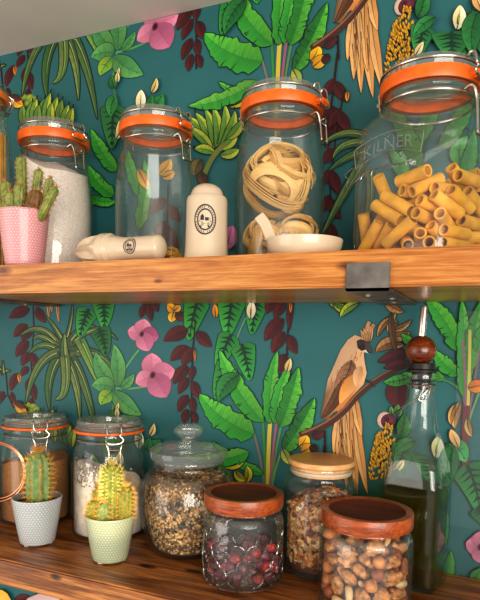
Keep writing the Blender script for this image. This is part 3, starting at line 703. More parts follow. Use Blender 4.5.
def clip_jar(name, c, R, H, prof, rn, label, group, clip, seal_h, lid_h, above=True, n=56, exp=None, rz=0.0, wire_s=1.0, sealmat=None):
    """prof: outer (r,z) fractions of (R,H) up to the mouth; rn: mouth radius; clip: direction (angle) of the wire clasp in world"""
    t = thing(name, label, 'jar', c, rz, group)
    kz = (H-seal_h-lid_h)/(prof[-1][1]*H)
    P_ = smooth_prof([(r*R, z*H*kz) for r, z in prof])
    zm = P_[-1][1]
    g = MB(); g.lathe(shell(P_), n, exp, cap0=False, cap1=False); g.build('glass_body', M_GL, t, ang=60)
    # rubber seal, slightly proud
    ro = rn*1.05
    s = MB(); s.lathe([(rn*.86, zm), (ro*.99, zm), (ro*1.012, zm+seal_h*.3), (ro*1.0, zm+seal_h), (rn*.86, zm+seal_h), (rn*.86, zm)], n, cap0=False, cap1=False)
    cd = clip-rz
    if seal_h > .006:   # pull tab under the clasp
        s.box((-.009, -.003, zm+seal_h*.15), (.009, .011, zm+seal_h*.75), .002, M=Matrix.Rotation(cd-PI/2, 4, 'Z') @ Matrix.Translation((0.0, ro, 0)))
    s.build('rubber_seal', sealmat or M_SEAL, t, ang=50)
    z0 = zm+seal_h
    l = MB()
    lp = [(.0005, z0-.006), (rn*.80, z0-.006), (rn*.82, z0), (rn*1.0, z0+.0005), (rn*1.02, z0+lid_h*.35), (rn*.97, z0+lid_h*.6), (rn*.95, z0+lid_h*.95), (rn*.88, z0+lid_h), (rn*.52, z0+lid_h*.93), (rn*.50, z0+lid_h*.5), (.0005, z0+lid_h*.45)]
    l.lathe(lp, n, cap0=False, cap1=False); l.build('glass_lid', M_LIDG, t, ang=40)
    zt = z0+lid_h
    w = .0011*wire_s
    def loc(r, s_, z): return (r*cos(cd)-s_*sin(cd), r*sin(cd)+s_*cos(cd), z)
    # neck band, hinge
    zn = zm-.012; rb = interp(P_, zn)+w
    nb = MB(); nb.tube([(rb*cos(q*PI/24), rb*sin(q*PI/24), zn) for q in range(48)], w, 8, closed=True); nb.build('neck_band', M_WIRE, t)
    zl = z0+lid_h*.48; rl = rn*1.0+w
    lb = MB(); lb.tube([(rl*cos(q*PI/24), rl*sin(q*PI/24), zl) for q in range(48)], w, 8, closed=True); lb.build('lid_band', M_WIRE, t)
    h = MB()
    for s_ in (-.008, .008): h.tube([loc(-rl, s_, zl), loc(-rl-.008, s_, zl-.004), loc(-rb-.008, s_, zn+.004), loc(-rb, s_, zn)], w*1.2, 8)
    h.tube([loc(-rl-.007, -.011, (zl+zn)/2), loc(-rl-.007, .011, (zl+zn)/2)], w*1.6, 8); h.build('hinge', M_WIRE, t)
    k = wire_s
    hk = MB(); a = .0105*k     # loop hooked over the lid edge
    hk.tube(spline([loc(rl-.001, -a, zl+.002), loc(rl+.001, -a, zl+.0055), loc(rl+.006, -a, zl+.0035), loc(rl+.0085, -a*1.0, zl-.006), loc(rl+.009, -a*.78, zl-.010), loc(rl+.010, -a*1.25, zl-.016), loc(rl+.010, -a*.7, zl-.0215), loc(rl+.010, a*.7, zl-.0215), loc(rl+.010, a*1.25, zl-.016), loc(rl+.009, a*.78, zl-.010), loc(rl+.0085, a, zl-.006), loc(rl+.006, a, zl+.0035), loc(rl+.001, a, zl+.0055), loc(rl-.001, a, zl+.002)], 5), w, 8)
    hk.build('wire_hook', M_WIRE, t)
    lv = MB(); a = .0085*k     # lever hanging down from the neck band
    lv.tube(spline([loc(rb+.001, -a*1.5, zn), loc(rb+.009, -a*1.4, zn+.002), loc(rb+.012, -a, zn-.010), loc(rb+.014, -a*.95, zn-.026*k), loc(rb+.015, -a*.8, zn-.032*k), loc(rb+.015, a*.8, zn-.032*k), loc(rb+.014, a*.95, zn-.026*k), loc(rb+.012, a, zn-.010), loc(rb+.009, a*1.4, zn+.002), loc(rb+.001, a*1.5, zn)], 5), w, 8)
    lv.tube([loc(rb+.012, -a, zn-.008), loc(rb+.012, a, zn-.008)], w*1.5, 8)
    lv.build('wire_lever', M_WIRE, t)
    INFO[name+'/'+label[:14]] = (tuple(c), R, H)
    return t, P_

# ------------------------------------------------------------------ upper board
TALL = [(.80, .0), (.90, .004), (.955, .025), (.985, .12), (1.0, .30), (1.0, .42), (.975, .55), (.92, .66), (.855, .74), (.81, .785), (.80, .80), (.835, .815), (.835, .84)]
JG = 'tall clip-top jars on the upper board'
YU = -.078
def tall(x0, x1, yt, label, clip, Y=YU, prof=TALL, ym=215):
    c, R = on_y(x0, x1, Y, ym); c.z = ZU; H = ztop((c.x, c.y), yt)-ZU
    t, p = clip_jar('clip_top_jar', c, R, H, prof, .86*R, label, JG, clip, H*.055, H*.072)
    return c, R, H, p
cS, RS, HS, pS = tall(17, 92, 127.5, 'tall clip-top glass jar nearly full of coarse pinkish salt, behind the pink pot', math.radians(-12))
cE, RE, HE, pE = tall(115.5, 195, 116.5, 'tall nearly empty clip-top glass jar with orange seal, behind the ceramic reamer', math.radians(-14))
cP, RP, HP, pP = tall(234.5, 323.5, 93, 'tall clip-top glass jar filled with pale pasta nests, behind the ceramic dish', math.radians(-10))
# spaghetti jar cut by the left frame edge
cG, RG = on_y(-64, 11, -.150, 170); cG.z = ZU; HG = ztop((cG.x, cG.y), 84)-ZU
tG, pG = clip_jar('clip_top_jar', cG, RG, HG, TALL, .86*RG, 'clip-top jar of golden spaghetti cut off by the left frame edge, upper shelf', JG, math.radians(-120), HG*.03, HG*.05, sealmat=M_SEAL2)
M_SPAG = simple('dry_spaghetti', (224, 168, 62), .45, 0, .1, 50)
k = 0; sp0 = None
sm = MB(); sm.tube([(0, 0, 0), (0, 0, HG*.74)], .0016, 6); spm = sm.mesh('spaghetti_strand', M_SPAG)
pos = []
while len(pos) < 130:
    a, q = R_.uniform(0, 2*PI), RG*.80*math.sqrt(R_.uniform(.45, 1)); x, y = q*cos(a)*.95, q*sin(a)*.95
    if all((x-u)**2+(y-v)**2 > .0034**2 for u, v in pos): pos.append((x, y))
for x, y in pos:
    o = bpy.data.objects.new('spaghetti_strand', spm); COL.objects.link(o); o.location = (cG.x+x, cG.y+y, ZU+.0066)
    o.rotation_euler = (R_.uniform(-.012, .012), R_.uniform(-.012, .012), 0)
    tag(o, 'straight golden strand of spaghetti in the jar cut by the left frame edge', 'pasta', 'spaghetti strands in the left edge jar')

# salt
def hs(x, y):
    # heap high at the left, sloping to the right rear
    return HS*.745-.42*x+.12*y+.006*sin(x*60)*cos(y*50)
n = N('coarse_salt'); v = n.coord(); f = n.noise(v, 700, 2); f3 = n.noise(v, 60, 3)
cc = n.ramp(f, [(.3, lin((206, 184, 170))), (.5, lin((242, 228, 216))), (.72, lin((254, 248, 242)))])
M_SALT = n.pr(cc, .6, 0, n.bump(f, .35, .001), .5, .2)
sm = fill(pS, hs, jit=.0012); o = sm.build('coarse_salt', M_SALT, ang=180, loc=(cS.x, cS.y, ZU))
tag(o, 'coarse pinkish white salt heaped inside the jar behind the pink pot', 'salt', kind='stuff')

# ---- ceramic reamer lying on its side
M_ = None
pa, pb = at_y(76, 243, -.178), at_y(164, 247, -.178)
ln = (pb-pa).length; rr = 16.2*px2m(pa); L = ln
rp = smooth_prof([(.0006, 0), (.12*rr, .004*L), (.48*rr, .06*L), (.80*rr, .145*L), (.97*rr, .25*L), (1.0*rr, .345*L), (1.0*rr, .375*L)], 8)
ry = thing('citrus_reamer', 'cream ceramic citrus reamer with fluted cone lying on its side on the upper shelf', 'reamer', ((pa.x+pb.x)/2, -.178, ZU+rr*1.0), 0)
MX = Matrix.Rotation(PI/2, 4, 'Y') @ Matrix.Identity(4); MX = Matrix.Translation((-L/2, 0, 0)) @ MX
def flute(t, z):
    u = z/L
    if u > .33: return 1
    return 1-.25*abs(sin(4*t+.5))*min(1, u*14)*min(1, (.335-u)*11)
g = MB(); g.lathe(rp+[(.9*rr, .40*L)], 112, M=MX, rfun=flute, cap0=False); g.build('fluted_cone', M_CER, ry, ang=50)
hp = smooth_prof([(.98*rr, .385*L), (.98*rr, .425*L), (.86*rr, .445*L), (.80*rr, .50*L), (.72*rr, .56*L), (.70*rr, .64*L), (.71*rr, .78*L), (.72*rr, .88*L), (.70*rr, .955*L), (.42*rr, .99*L), (.0006, L)], 6)
g = MB(); g.lathe(hp, 48, M=MX, cap0=False); hnd = g.build('handle', M_CER, ry, ang=50)
def emblem(mb, w, h, put):
    """oval maker's stamp: ring, beaded border, little landscape; put(u,v) maps to the surface"""
    def ring(a, t, n=40):
        vs = []
        for i in range(n):
            q = 2*PI*i/n
            for s in (a, a-t): vs.append(put(w/2*s*cos(q), h/2*s*sin(q)))
        mb.add(vs, [(2*i, 2*((i+1) % n), 2*((i+1) % n)+1, 2*i+1) for i in range(n)])
    def quad(u0, v0, u1, v1, u2=None, v2=None):
        mb.add([put(u0, v0), put(u1, v0), put(u1, v1), put(u0, v1)], [(0, 1, 2, 3)])
    ring(1.0, .10); ring(.72, .10)
    for i in range(30):
        q = 2*PI*i/30
        if i % 8 == 7: continue
        for s0, s1, dq in ((.76, .88, .055),):
            mb.add([put(w/2*s*cos(q+d), h/2*s*sin(q+d)) for s, d in ((s0, -dq), (s1, -dq), (s1, dq*.2), (s0, dq*.2))], [(0, 1, 2, 3)])
    for i in range(9):
        v = h*(-.20+.028*i); ww = w*.30*math.sqrt(max(0, 1-(v/(h*.34))**2))
        quad(-ww*R_.uniform(.5, 1), v, ww*R_.uniform(.3, 1), v+h*.013)
    quad(-w*.20, -h*.02, -w*.05, h*.10); quad(0, -h*.04, w*.16, h*.07); quad(-w*.13, h*.10, -w*.10, h*.18)
    mb.add([put(-w*.22, h*.10), put(-w*.03, h*.10), put(-w*.125, h*.17)], [(0, 1, 2)]); quad(-w*.24, -h*.26, w*.2, -h*.20)
e = MB(); eu = .70*L-L/2
def put_r(u, v):
    x = eu+u; r = interp([(r_, z_) for r_, z_ in hp], x+L/2)+.0003; a = v/r+.12
    return (x, -r*cos(a), r*sin(a))
emblem(e, .0195, .0215, put_r); e.build('maker_stamp', M_INK, hnd, smooth=False, label='black oval stamp')

# ---- ceramic shaker
cK, RK = on_y(181.5, 231, -.160, 256); cK.z = ZU; HK = ztop((cK.x, cK.y), 184.5)-ZU
sk = thing('ceramic_shaker', 'cream ceramic shaker with domed top and flared foot beside the reamer', 'shaker', cK)
kp = smooth_prof([(.90*RK, 0), (1.0*RK, .01*HK), (.985*RK, .03*HK), (.90*RK, .09*HK), (.865*RK, .18*HK), (.84*RK, .4*HK), (.82*RK, .74*HK), (.81*RK, .80*HK), (.76*RK, .838*HK), (.66*RK, .842*HK)], 5)
g = MB(); g.lathe(kp, 56); sb = g.build('body', M_CER, sk, ang=45)
g = MB(); g.lathe(smooth_prof([(.66*RK, .835*HK), (.64*RK, .88*HK), (.56*RK, .935*HK), (.38*RK, .98*HK), (.18*RK, .998*HK), (.0005, HK)], 6), 48, cap0=False); g.build('domed_top', M_CER, sk)
e = MB(); az = -PI/2+math.atan2(cK.x, cK.y+D)*-1-.02
def put_s(u, v):
    z = .52*HK+v; r = interp(kp, z)+.0004; a = az+u/r-.06
    return (r*cos(a), r*sin(a), z)
emblem(e, 22*px2m(cK), 29*px2m(cK), put_s); e.build('maker_stamp', M_INK, sb, smooth=False, label='black oval stamp')

# ---- ceramic dish with upright handle
cD, RD = on_y(266, 342.5, -.178, 240); cD.z = ZU
zr = ztop((cD.x, cD.y), 241)-ZU
ds = thing('spoon_rest', 'cream ceramic dish with a raised flat handle, in front of the pasta nest jar', 'dish', cD)
dp = smooth_prof([(.80*RD, 0), (.84*RD, .002), (.95*RD, zr*.45), (1.0*RD, zr*.9), (1.005*RD, zr), (.98*RD, zr*1.01), (.95*RD, zr*.85), (.88*RD, zr*.4), (.74*RD, zr*.22)], 5)
g = MB(); g.lathe(dp+[(.0005, zr*.2)], 56, cap1=False); g.build('bowl', M_CER, ds, ang=50)
h0 = at_y(276, 247, -.186)-cD; h1 = at_y(259.5, 217.5, -.186)-cD
hd = (h1-h0); g = MB()
pts = spline([h0, h0+hd*.3, h0+hd*.7+Vector((.002, 0, 0)), h1], 6)
g.ribbon(pts, [Vector((.25, -1, .1))]*len(pts), .0125, .016); ho = g.build('handle', M_CER, ds, ang=80)
md = ho.modifiers.new('bevel', 'BEVEL'); md.width = .0025; md.segments = 3; md.limit_method = 'ANGLE'

# ---- square clip jar
cQ, _ = on_y(383, 470, -.105, 150); cQ.z = ZU
sc_ = px2m(Vector((cQ.x, cQ.y, ZU+.15)))
RQ = .0665; rnq = 45.5*sc_*1.0
HQ = ztop((cQ.x, cQ.y), 72)-ZU
ez = lambda z: 5.0 if z < HQ*.64 else max(2.0, 5.0-3.0*(z-HQ*.64)/(HQ*.12))
rq = rnq/RQ
SQ = [(.90, .0), (.955, .004), (.985, .02), (1.0, .07), (1.0, .50), (1.0, .62), (.985, .68), (.93, .722), (rq*1.10, .757), (rq*.965, .78), (rq*.95, .805), (rq*1.0, .82), (rq*1.0, .845)]
QROT = math.radians(-27)
tQ, pQ = clip_jar('clip_top_jar', cQ, RQ, HQ, SQ, rnq, 'big square clip-top glass jar of rigatoni with embossed lettering on its face', JG, math.radians(-24), HQ*.062, HQ*.065, exp=ez, n=96, rz=QROT, wire_s=1.5)
# embossed lettering on the front face (local -y)
def text_mesh(s, size):
    cu = bpy.data.curves.new('lettering', 'FONT'); cu.body = s; cu.size = size; cu.align_x = 'CENTER'; cu.extrude = 0; cu.offset = -.0
    o = bpy.data.objects.new('lettering', cu); COL.objects.link(o); bpy.context.view_layer.update()
    me = bpy.data.meshes.new_from_object(o.evaluated_get(bpy.context.evaluated_depsgraph_get()))
    vs = [tuple(v.co) for v in me.vertices]; fs = [tuple(p.vertices) for p in me.polygons]
    bpy.data.objects.remove(o); bpy.data.curves.remove(cu); bpy.data.meshes.remove(me)
    return vs, fs
fy = -(RQ+.0006)
def fpos(u, v, off=0.0): return (u, fy-off, v)
g = MB(); M_EMB = simple('embossed_glass', (168, 182, 172), .12, 0, .05, 40, 0, coat=.5)
n = N('embossed_glass_relief'); tr = n.add('BsdfTransparent'); tr.inputs[0].default_value = (.70, .76, .73, 1); gl = n.add('BsdfGlossy', Roughness=.12); mx = n.add('MixShader'); mx.inputs[0].default_value = .36
n.t.links.new(tr.outputs[0], mx.inputs[1]); n.t.links.new(gl.outputs[0], mx.inputs[2]); M_EMB = n.done(mx.outputs[0])
pq = at_y(397, 152, cQ.y-RQ*.95)
zc_ = ztop((pq.x, pq.y), 152)-ZU
uc = -.006
vs, fs = text_mesh('KILNER', .0185)
g.add([fpos(uc+x*1.1, zc_+y*1.0-.0025+.0085*(1-(x/.04)**2)) for x, y, z in vs], fs)
def arc(u0, u1, v, sag, r=.0008):
    return [fpos(uc+u0+(u1-u0)*i/16, zc_+v+sag*(1-((i/16-.5)*2)**2)) for i in range(17)]
g.tube(arc(-.046, .046, .0145, .0095), .0008, 6); g.tube(arc(-.043, .043, -.0065, .0095), .0008, 6)
for s_ in (-1, 1): g.tube([fpos(uc+s_*.046, zc_+.0145), fpos(uc+s_*.043, zc_-.0065)], .0008, 6)
# ribbon tails with a script line
g.tube([fpos(uc-.047, zc_-.004), fpos(uc-.060, zc_-.010), fpos(uc-.053, zc_-.016), fpos(uc-.056, zc_-.026), fpos(uc-.044, zc_-.021), fpos(uc-.03, zc_-.014), fpos(uc, zc_-.011), fpos(uc+.03, zc_-.014), fpos(uc+.046, zc_-.010)], .0008, 6)
g.tube([fpos(uc-.040+.005*i*.5, zc_-.0185+.005*(1-((i-16)/16)**2)+.0028*sin(i*2.1)+(.0035 if i in (3, 9, 20, 27) else 0)) for i in range(33)], .0006, 5)
g.build('embossed_lettering', M_EMB, tQ, smooth=False, label='raised maker lettering on a ribbon')
# ------------------------------------------------------------------ potted cacti
def cactus_mat(name, c, c2):
    n = N(name); v = n.coord(); f = n.noise(v, 120, 3)
    return n.pr(n.ramp(f, [(.3, lin(c2)), (.7, lin(c))]), .5, 0, n.bump(f, .3, .001), .4, .15)
M_CAC1 = cactus_mat('ribbed_cactus_skin', (150, 172, 104), (100, 132, 80))
M_CAC2 = cactus_mat('yellow_green_cactus_skin', (158, 164, 66), (104, 118, 48))
M_CAC3 = cactus_mat('finger_cactus_skin', (160, 168, 88), (100, 122, 58))
M_CAC4 = cactus_mat('brown_ball_cactus_skin', (142, 98, 58), (98, 84, 46))
M_SP1 = simple('golden_spines', (232, 168, 84), .5, 0, .15, 50)
M_SP2 = simple('pale_gold_spines', (246, 214, 128), .5, 0, .15, 50)
M_SP3 = simple('rusty_spines', (176, 120, 78), .55, 0, .2, 50)
def stem(parent, base, tip, r, ribs, skin, spm, slen, nz=10, crown=0, bulge=.12, sthick=.00028, per=5, label=None):
    base, tip = Vector(base), Vector(tip); ax = tip-base; L = ax.length
    M = Matrix.Translation(base) @ ax.to_track_quat('Z', 'Y').to_matrix().to_4x4()
    pts = smooth_prof([(.80*r, 0), (.96*r, .12*L), (1.0*r, .5*L), (.97*r, L-r*.95), (.78*r, L-r*.42), (.42*r, L-r*.1), (.0004, L)], 5)
    g = MB(); g.lathe(pts, ribs*6, M=M, cap0=False, rfun=lambda t, z: 1-bulge+bulge*abs(cos(ribs*t/2))**.8*1.6)
    o = g.build('stem', skin, parent, ang=180, label=label)
    s = MB()
    for i in range(ribs):
        t = 2*PI*i/ribs
        for j in range(nz):
            z = L*(.08+.9*(j+(.5 if i % 2 else 0))/nz)
            if z > L*.99: continue
            k = interp(pts, z)*(1+bulge*.5); rnext = interp(pts, min(L, z+.002))
            nrm = Vector((cos(t), sin(t), max(0, min(1.5, -(rnext-interp(pts, z))/.002)))).normalized()
            p = Vector((k*cos(t), k*sin(t), z))
            s.ball(M @ p, r*.085, 6, 4)
            for q in range(per):
                d = (nrm+Vector((R_.uniform(-.8, .8), R_.uniform(-.8, .8), R_.uniform(-.5, .8)))).normalized()
                e = p+d*slen*R_.uniform(.6, 1.1); a = d.orthogonal().normalized()*sthick*2; b_ = d.cross(a)
                s.add([M @ (p+a), M @ (p-a*.5+b_*.87), M @ (p-a*.5-b_*.87), M @ e], [(0, 1, 3), (1, 2, 3), (2, 0, 3)])
    for q in range(crown):
        d = Vector((R_.uniform(-.7, .7), R_.uniform(-.7, .7), 1)).normalized(); p = Vector((d.x*r*.4, d.y*r*.4, L-r*.08))
        e = p+d*slen*R_.uniform(.9, 1.7); a = d.orthogonal().normalized()*sthick*2.4; b_ = d.cross(a)
        s.add([M @ (p+a), M @ (p-a*.5+b_*.87), M @ (p-a*.5-b_*.87), M @ e], [(0, 1, 3), (1, 2, 3), (2, 0, 3)])
    so = s.build('spines', spm, o, smooth=False); so['kind'] = 'stuff'
    return o
def pot(name, label, c, rb, rt_, H, mat, group):
    t = thing(name, label, 'cactus', c, 0, group)
    f = .0022
    g = MB()
    prof = [(rb*.86, f), (rb*.97, f+.0008), (rb, f+.003), (rb+(rt_-rb)*.5, H*.5), (rt_*.995, H-.003), (rt_, H-.0012), (rt_*.985, H), (rt_*.93, H), (rt_*.915, H-.002), (rt_*.90, H*.80)]
    q = []
    for (a, z), (a2, z2) in zip(prof, prof[1:]):
        q.append((a, z))
        if z2-z > .01: q += [(a+(a2-a)*k/6, z+(z2-z)*k/6) for k in range(1, 6)]
    q.append(prof[-1])
    g.lathe(q, 56, cap1=False); po = g.build('pot', mat, t, ang=50)
    for a in (PI*1.45, PI*2.1, PI*.8):
        b = MB(); b.lathe([(.0035, 0), (.004, .0005), (.004, f+.0006)], 14); b.build('foot', simple('pot_foot', (226, 222, 214), .4, 0, .03) if 'pot_foot' not in bpy.data.materials else bpy.data.materials['pot_foot'], po, loc=(rb*.74*cos(a), rb*.74*sin(a), 0))
    s = MB(); zs = H*.86; vs = [(0, 0, zs+.003)]; fs = []
    for k in range(1, 9):
        for i in range(36):
            r = rt_*.908*k/8; vs.append((r*cos(i*PI/18), r*sin(i*PI/18), zs+.003*(1-k/8)+R_.uniform(-.001, .001)))
    for i in range(36): fs.append((0, 1+i, 1+(i+1) % 36))
    for k in range(7):
        for i in range(36): fs.append((1+k*36+i, 1+(k+1)*36+i, 1+(k+1)*36+(i+1) % 36, 1+k*36+(i+1) % 36))
    s.add(vs, fs)
    s.build('soil', M_SOIL, t)
    return t, zs+.002
def rel(c, x, y, dy=0.0):  # photo pixel -> local point in the plane of the pot's axis
    p = at_y(x, y, c.y+dy); return Vector((p.x-c.x, dy, p.z-c.z))
PG = 'small potted cacti on the shelves'
c1, rb = on_lower(20, 54.5, 548); H1 = ztop((c1.x, c1.y), 496)-ZL
t, zs = pot('potted_cactus', 'ribbed columnar cactus with golden spines in the pale grey dotted pot on the lower shelf', c1, rb, 24.4*px2m(c1+Vector((0, 0, H1))), H1, M_GREYP, PG)
stem(t, (rel(c1, 39, 500).x, 0, zs-.004), rel(c1, 38.5, 452), 11.6*px2m(c1), 9, M_CAC1, M_SP1, .012, 10, 70, .16, .00022, 7)
c2, rb = on_lower(92.5, 128, 566); H2 = ztop((c2.x, c2.y), 513.5)-ZL
t, zs = pot('potted_cactus', 'clustered yellow-spined cactus in the sage green dotted pot, catching sunlight', c2, rb, 24.8*px2m(c2+Vector((0, 0, H2))), H2, M_GREENP, PG)
p = px2m(c2)
stem(t, (rel(c2, 111, 515).x, .002, zs-.004), rel(c2, 112, 464), 9.5*p, 12, M_CAC2, M_SP2, .0085, 14, 90, .08, .0002, 11)
stem(t, (rel(c2, 122, 515).x, .006, zs-.004), rel(c2, 126, 486, .006), 8*p, 11, M_CAC2, M_SP1, .007, 8, 30, .08, .0002, 10)
stem(t, (rel(c2, 97, 515).x, -.008, zs-.004), rel(c2, 96, 500, -.010), 8*p, 11, M_CAC2, M_SP1, .006, 5, 26, .08, .0002, 10)
stem(t, (rel(c2, 108, 515).x, -.014, zs-.004), rel(c2, 105, 503, -.016), 6.5*p, 11, M_CAC1, M_SP1, .006, 4, 22, .08, .0002, 10)
stem(t, (rel(c2, 100, 515).x, .010, zs-.004), rel(c2, 98, 488, .012), 7*p, 11, M_CAC2, M_SP1, .006, 6, 26, .08, .0002, 10)
# pink pot on the upper board
c3, r3 = on_y(-.5, 48.5, -.193, 212); c3.z = ZU; H3 = ztop((c3.x, c3.y), 212)-ZU
t, zs = pot('potted_cactus', 'cluster of stubby finger cacti in the pink dotted pot on the upper shelf', c3, r3*.76, r3, H3, M_PINK, PG)
p = px2m(c3)
for (bx, by, tx, ty, w, dy, mt) in [(8, 214, 5, 181, 5, -.002, 0), (17, 212, 21, 157, 4.8, .012, 0), (20, 214, 20, 184, 5.2, -.010, 0), (29, 212, 39.5, 169, 4.2, .010, 0), (34, 214, 37, 190, 8, .0, 1), (43, 214, 50.5, 178, 3.8, .008, 0), (44, 214, 56, 187, 4.2, -.004, 0), (13, 214, 11, 192, 5, -.016, 0), (2, 214, -5, 184, 5, .004, 0), (31, 214, 32, 203, 5.5, -.014, 1)]:
    stem(t, (rel(c3, bx, by).x*.82, dy*.7, zs-.004), rel(c3, tx, ty, dy), w*p, 9, M_CAC4 if mt else M_CAC3, M_SP3, .0042, max(4, int((by-ty)/4.5)), 14, .10, .00022, 5, label='brownish round stem' if mt else None)

# ------------------------------------------------------------------ lower clip-top jars
WIDE = [(.84, 0), (.93, .004), (.975, .02), (1.0, .09), (1.0, .50), (.985, .60), (.94, .68), (.885, .735), (.855, .76), (.85, .785), (.88, .80), (.88, .835)]
LG = 'clip-top jars at the back of the lower board'
def lowclip(x0, x1, yb, yt, label):
    c, R = on_lower(x0, x1, yb, .85); H = ztop((c.x, c.y), yt)-ZL
    v = math.atan2(EYE.y-c.y, EYE.x-c.x)
    tt, pp = clip_jar('clip_top_jar', c, R, H, WIDE, .885*R, label, LG, v+.12, .0042, H*.085, wire_s=1.0)
    return c, R, H, pp
cB, RB, HB, pB = lowclip(2.5, 70.5, 525, 415, 'clip-top jar of brown sugar on the lower shelf behind the pale grey pot')
cF, RF, HF, pF = lowclip(73, 146, 530, 418.5, 'clip-top jar partly filled with white flour on the lower shelf behind the sage green pot')
n = N('brown_sugar'); v = n.coord(); f = n.noise(v, 500, 3); M_BS = n.pr(n.ramp(f, [(.3, lin((150, 92, 46))), (.7, lin((206, 146, 86)))]), .75, 0, n.bump(f, .9, .002))
hb = ztop((cB.x, cB.y-RB), 464)-ZL
sm = fill(pB, lambda x, y: hb+.10*x+.004*sin(x*70+1), jit=.001); tag(sm.build('brown_sugar', M_BS, ang=180, loc=cB), 'brown sugar filling two thirds of the jar behind the pale grey pot', 'sugar', kind='stuff')
n = N('white_flour'); v = n.coord(); f = n.noise(v, 90, 4); M_FL = n.pr(n.ramp(f, [(.3, lin((214, 196, 184))), (.7, lin((244, 234, 226)))]), .85, 0, n.bump(f, .5, .003), .3, .1)
hf = ztop((cF.x, cF.y-RF), 488)-ZL
sm = fill(pF, lambda x, y: max(.012, hf-.35*x+.006*sin(x*80)+.004*cos(y*90)), jit=.0015)
# flour dust clinging to the glass
for i in range(420):
    th = -PI/2+R_.gauss(-.55, .65); z = hf+abs(R_.gauss(0, .028))-.005
    if z > HF*.66: continue
    r = min(interp(pF, z), interp(pF, z+.003))-.0036; s = R_.uniform(.0006, .0024)*(1.2-(z-hf)/.12)
    pts_ = [(r*cos(th), r*sin(th), z)]
    for q in range(7): pts_.append((r*cos(th+s*R_.uniform(.6, 1.3)*cos(q*.9)/r), r*sin(th+s*R_.uniform(.6, 1.3)*cos(q*.9)/r), z+s*R_.uniform(.6, 1.4)*sin(q*.9)))
    sm.add(pts_, [(0, 1+q, 1+(q+1) % 7) for q in range(7)])
tag(sm.build('white_flour', M_FL, ang=180, loc=cF), 'white flour heaped and dusted up the glass inside the jar behind the sage green pot', 'flour', kind='stuff')

# ------------------------------------------------------------------ big round jar with glass lid
cM, RM = on_lower(140, 235, 552, .66); zM = lambda y: ztop((cM.x, cM.y), y)-ZL
zn_, zf_, zd_, zk_ = zM(457.5), zM(449), zM(441), zM(422.5)
tM = thing('lidded_glass_jar', 'round-bellied glass jar of seeds and oats with domed glass lid and faceted knob', 'jar', cM)
pM = smooth_prof([(.60*RM, 0), (.70*RM, .002), (.80*RM, .07*zn_), (.945*RM, .28*zn_), (1.0*RM, .52*zn_), (.965*RM, .72*zn_), (.86*RM, .845*zn_), (.76*RM, .90*zn_), (.735*RM, .93*zn_), (.745*RM, zn_)])
g = MB(); g.lathe(shell(pM, .003), 64, cap0=False, cap1=False); g.build('glass_body', M_GL, tM, ang=60)
g = MB(); g.lathe(smooth_prof([(.0006, zn_-.006), (.66*RM, zn_-.006), (.70*RM, zn_-.003), (.70*RM, zn_+.0005), (.785*RM, zn_+.0008), (.80*RM, zf_-.001), (.78*RM, zf_+.001), (.60*RM, zf_+(zd_-zf_)*.55), (.38*RM, zf_+(zd_-zf_)*.85), (.20*RM, zd_), (.0006, zd_+.0004)], 4), 64, cap0=False, cap1=False); lidM = g.build('lid', M_LIDG, tM, ang=40)
kr = 15*px2m(cM+Vector((0, 0, zk_))); hk = zk_-zd_
M_KNOB = glass('knob_glass', (.95, .97, .97), (.50, .56, .55), .05, None, f0=.22, haze=.10, pw=2.0)
g = MB(); g.lathe(smooth_prof([(kr*.55, zd_+.0002), (kr*.5, zd_+hk*.14), (kr*.86, zd_+hk*.36), (kr*1.0, zd_+hk*.56), (kr*.80, zd_+hk*.80), (kr*.45, zd_+hk*.95), (.0005, zk_)], 3), 10, rfun=lambda t, z: 1.0); g.build('knob', M_KNOB, lidM, smooth=False, label='faceted glass knob')
# seeds and oats: loose, uncounted
M_MUES = attr_mat('seed_and_oat_mix', .6, .2, 400, .3)
def flakes(mb, prof, hfun, n_, pal, smin, smax, t, base=.0112, curl=.3, inset=.0031, band2=None):
    hs_ = [hfun(interp(prof, .05)*cos(q*.3), interp(prof, .05)*sin(q*.3)) for q in range(21)]; hm = max(hs_)
    for i in range(n_):
        top = R_.random() < .2
        th = R_.uniform(0, 2*PI)
        if top:
            q = math.sqrt(R_.random()); r = (interp(prof, min(hm, hfun(0, 0)))-t-inset)*q; z = hfun(r*cos(th), r*sin(th))+R_.uniform(-.001, .0015)
            r = min(r, interp(prof, z)-t-inset, interp(prof, z+.006)-t-inset); nn = Vector((R_.uniform(-.5, .5), R_.uniform(-.5, .5), 1)).normalized()
        else:
            z = R_.uniform(base, hm); rr_ = min(interp(prof, z+.0045), interp(prof, max(base, z-.004)))-t-inset-R_.uniform(0, .0012)
            if z > hfun(rr_*cos(th), rr_*sin(th)): continue
            r = rr_; nn = Vector((cos(th)+R_.uniform(-.45, .45), sin(th)+R_.uniform(-.45, .45), R_.uniform(-.45, .45))).normalized()
        s = R_.uniform(smin, smax); a = nn.orthogonal().normalized(); a = (Matrix.Rotation(R_.uniform(0, 6.3), 3, nn) @ a); b_ = nn.cross(a); asp = R_.uniform(.5, .9)
        c0 = Vector((r*cos(th), r*sin(th), z)); vs = [c0+nn*s*curl*.6]
        for q in range(7): vs.append(c0+a*s*cos(q*.9)+b_*s*asp*sin(q*.9)*R_.uniform(.8, 1.2)-nn*s*curl*R_.uniform(-.2, .9)*abs(cos(q*.9)))
        if band2 is not None and sin(th*3+z*110+1)+sin(z*170-th*2)+R_.gauss(0, .5) > .35: pl_ = band2
        else: pl_ = pal
        cc = pl_[int(R_.random()*len(pl_))]; k = R_.uniform(.75, 1.15)
        mb.add(vs, [(0, 1+q, 1+(q+1) % 7) for q in range(7)], lin([min(255, c*k) for c in cc]))
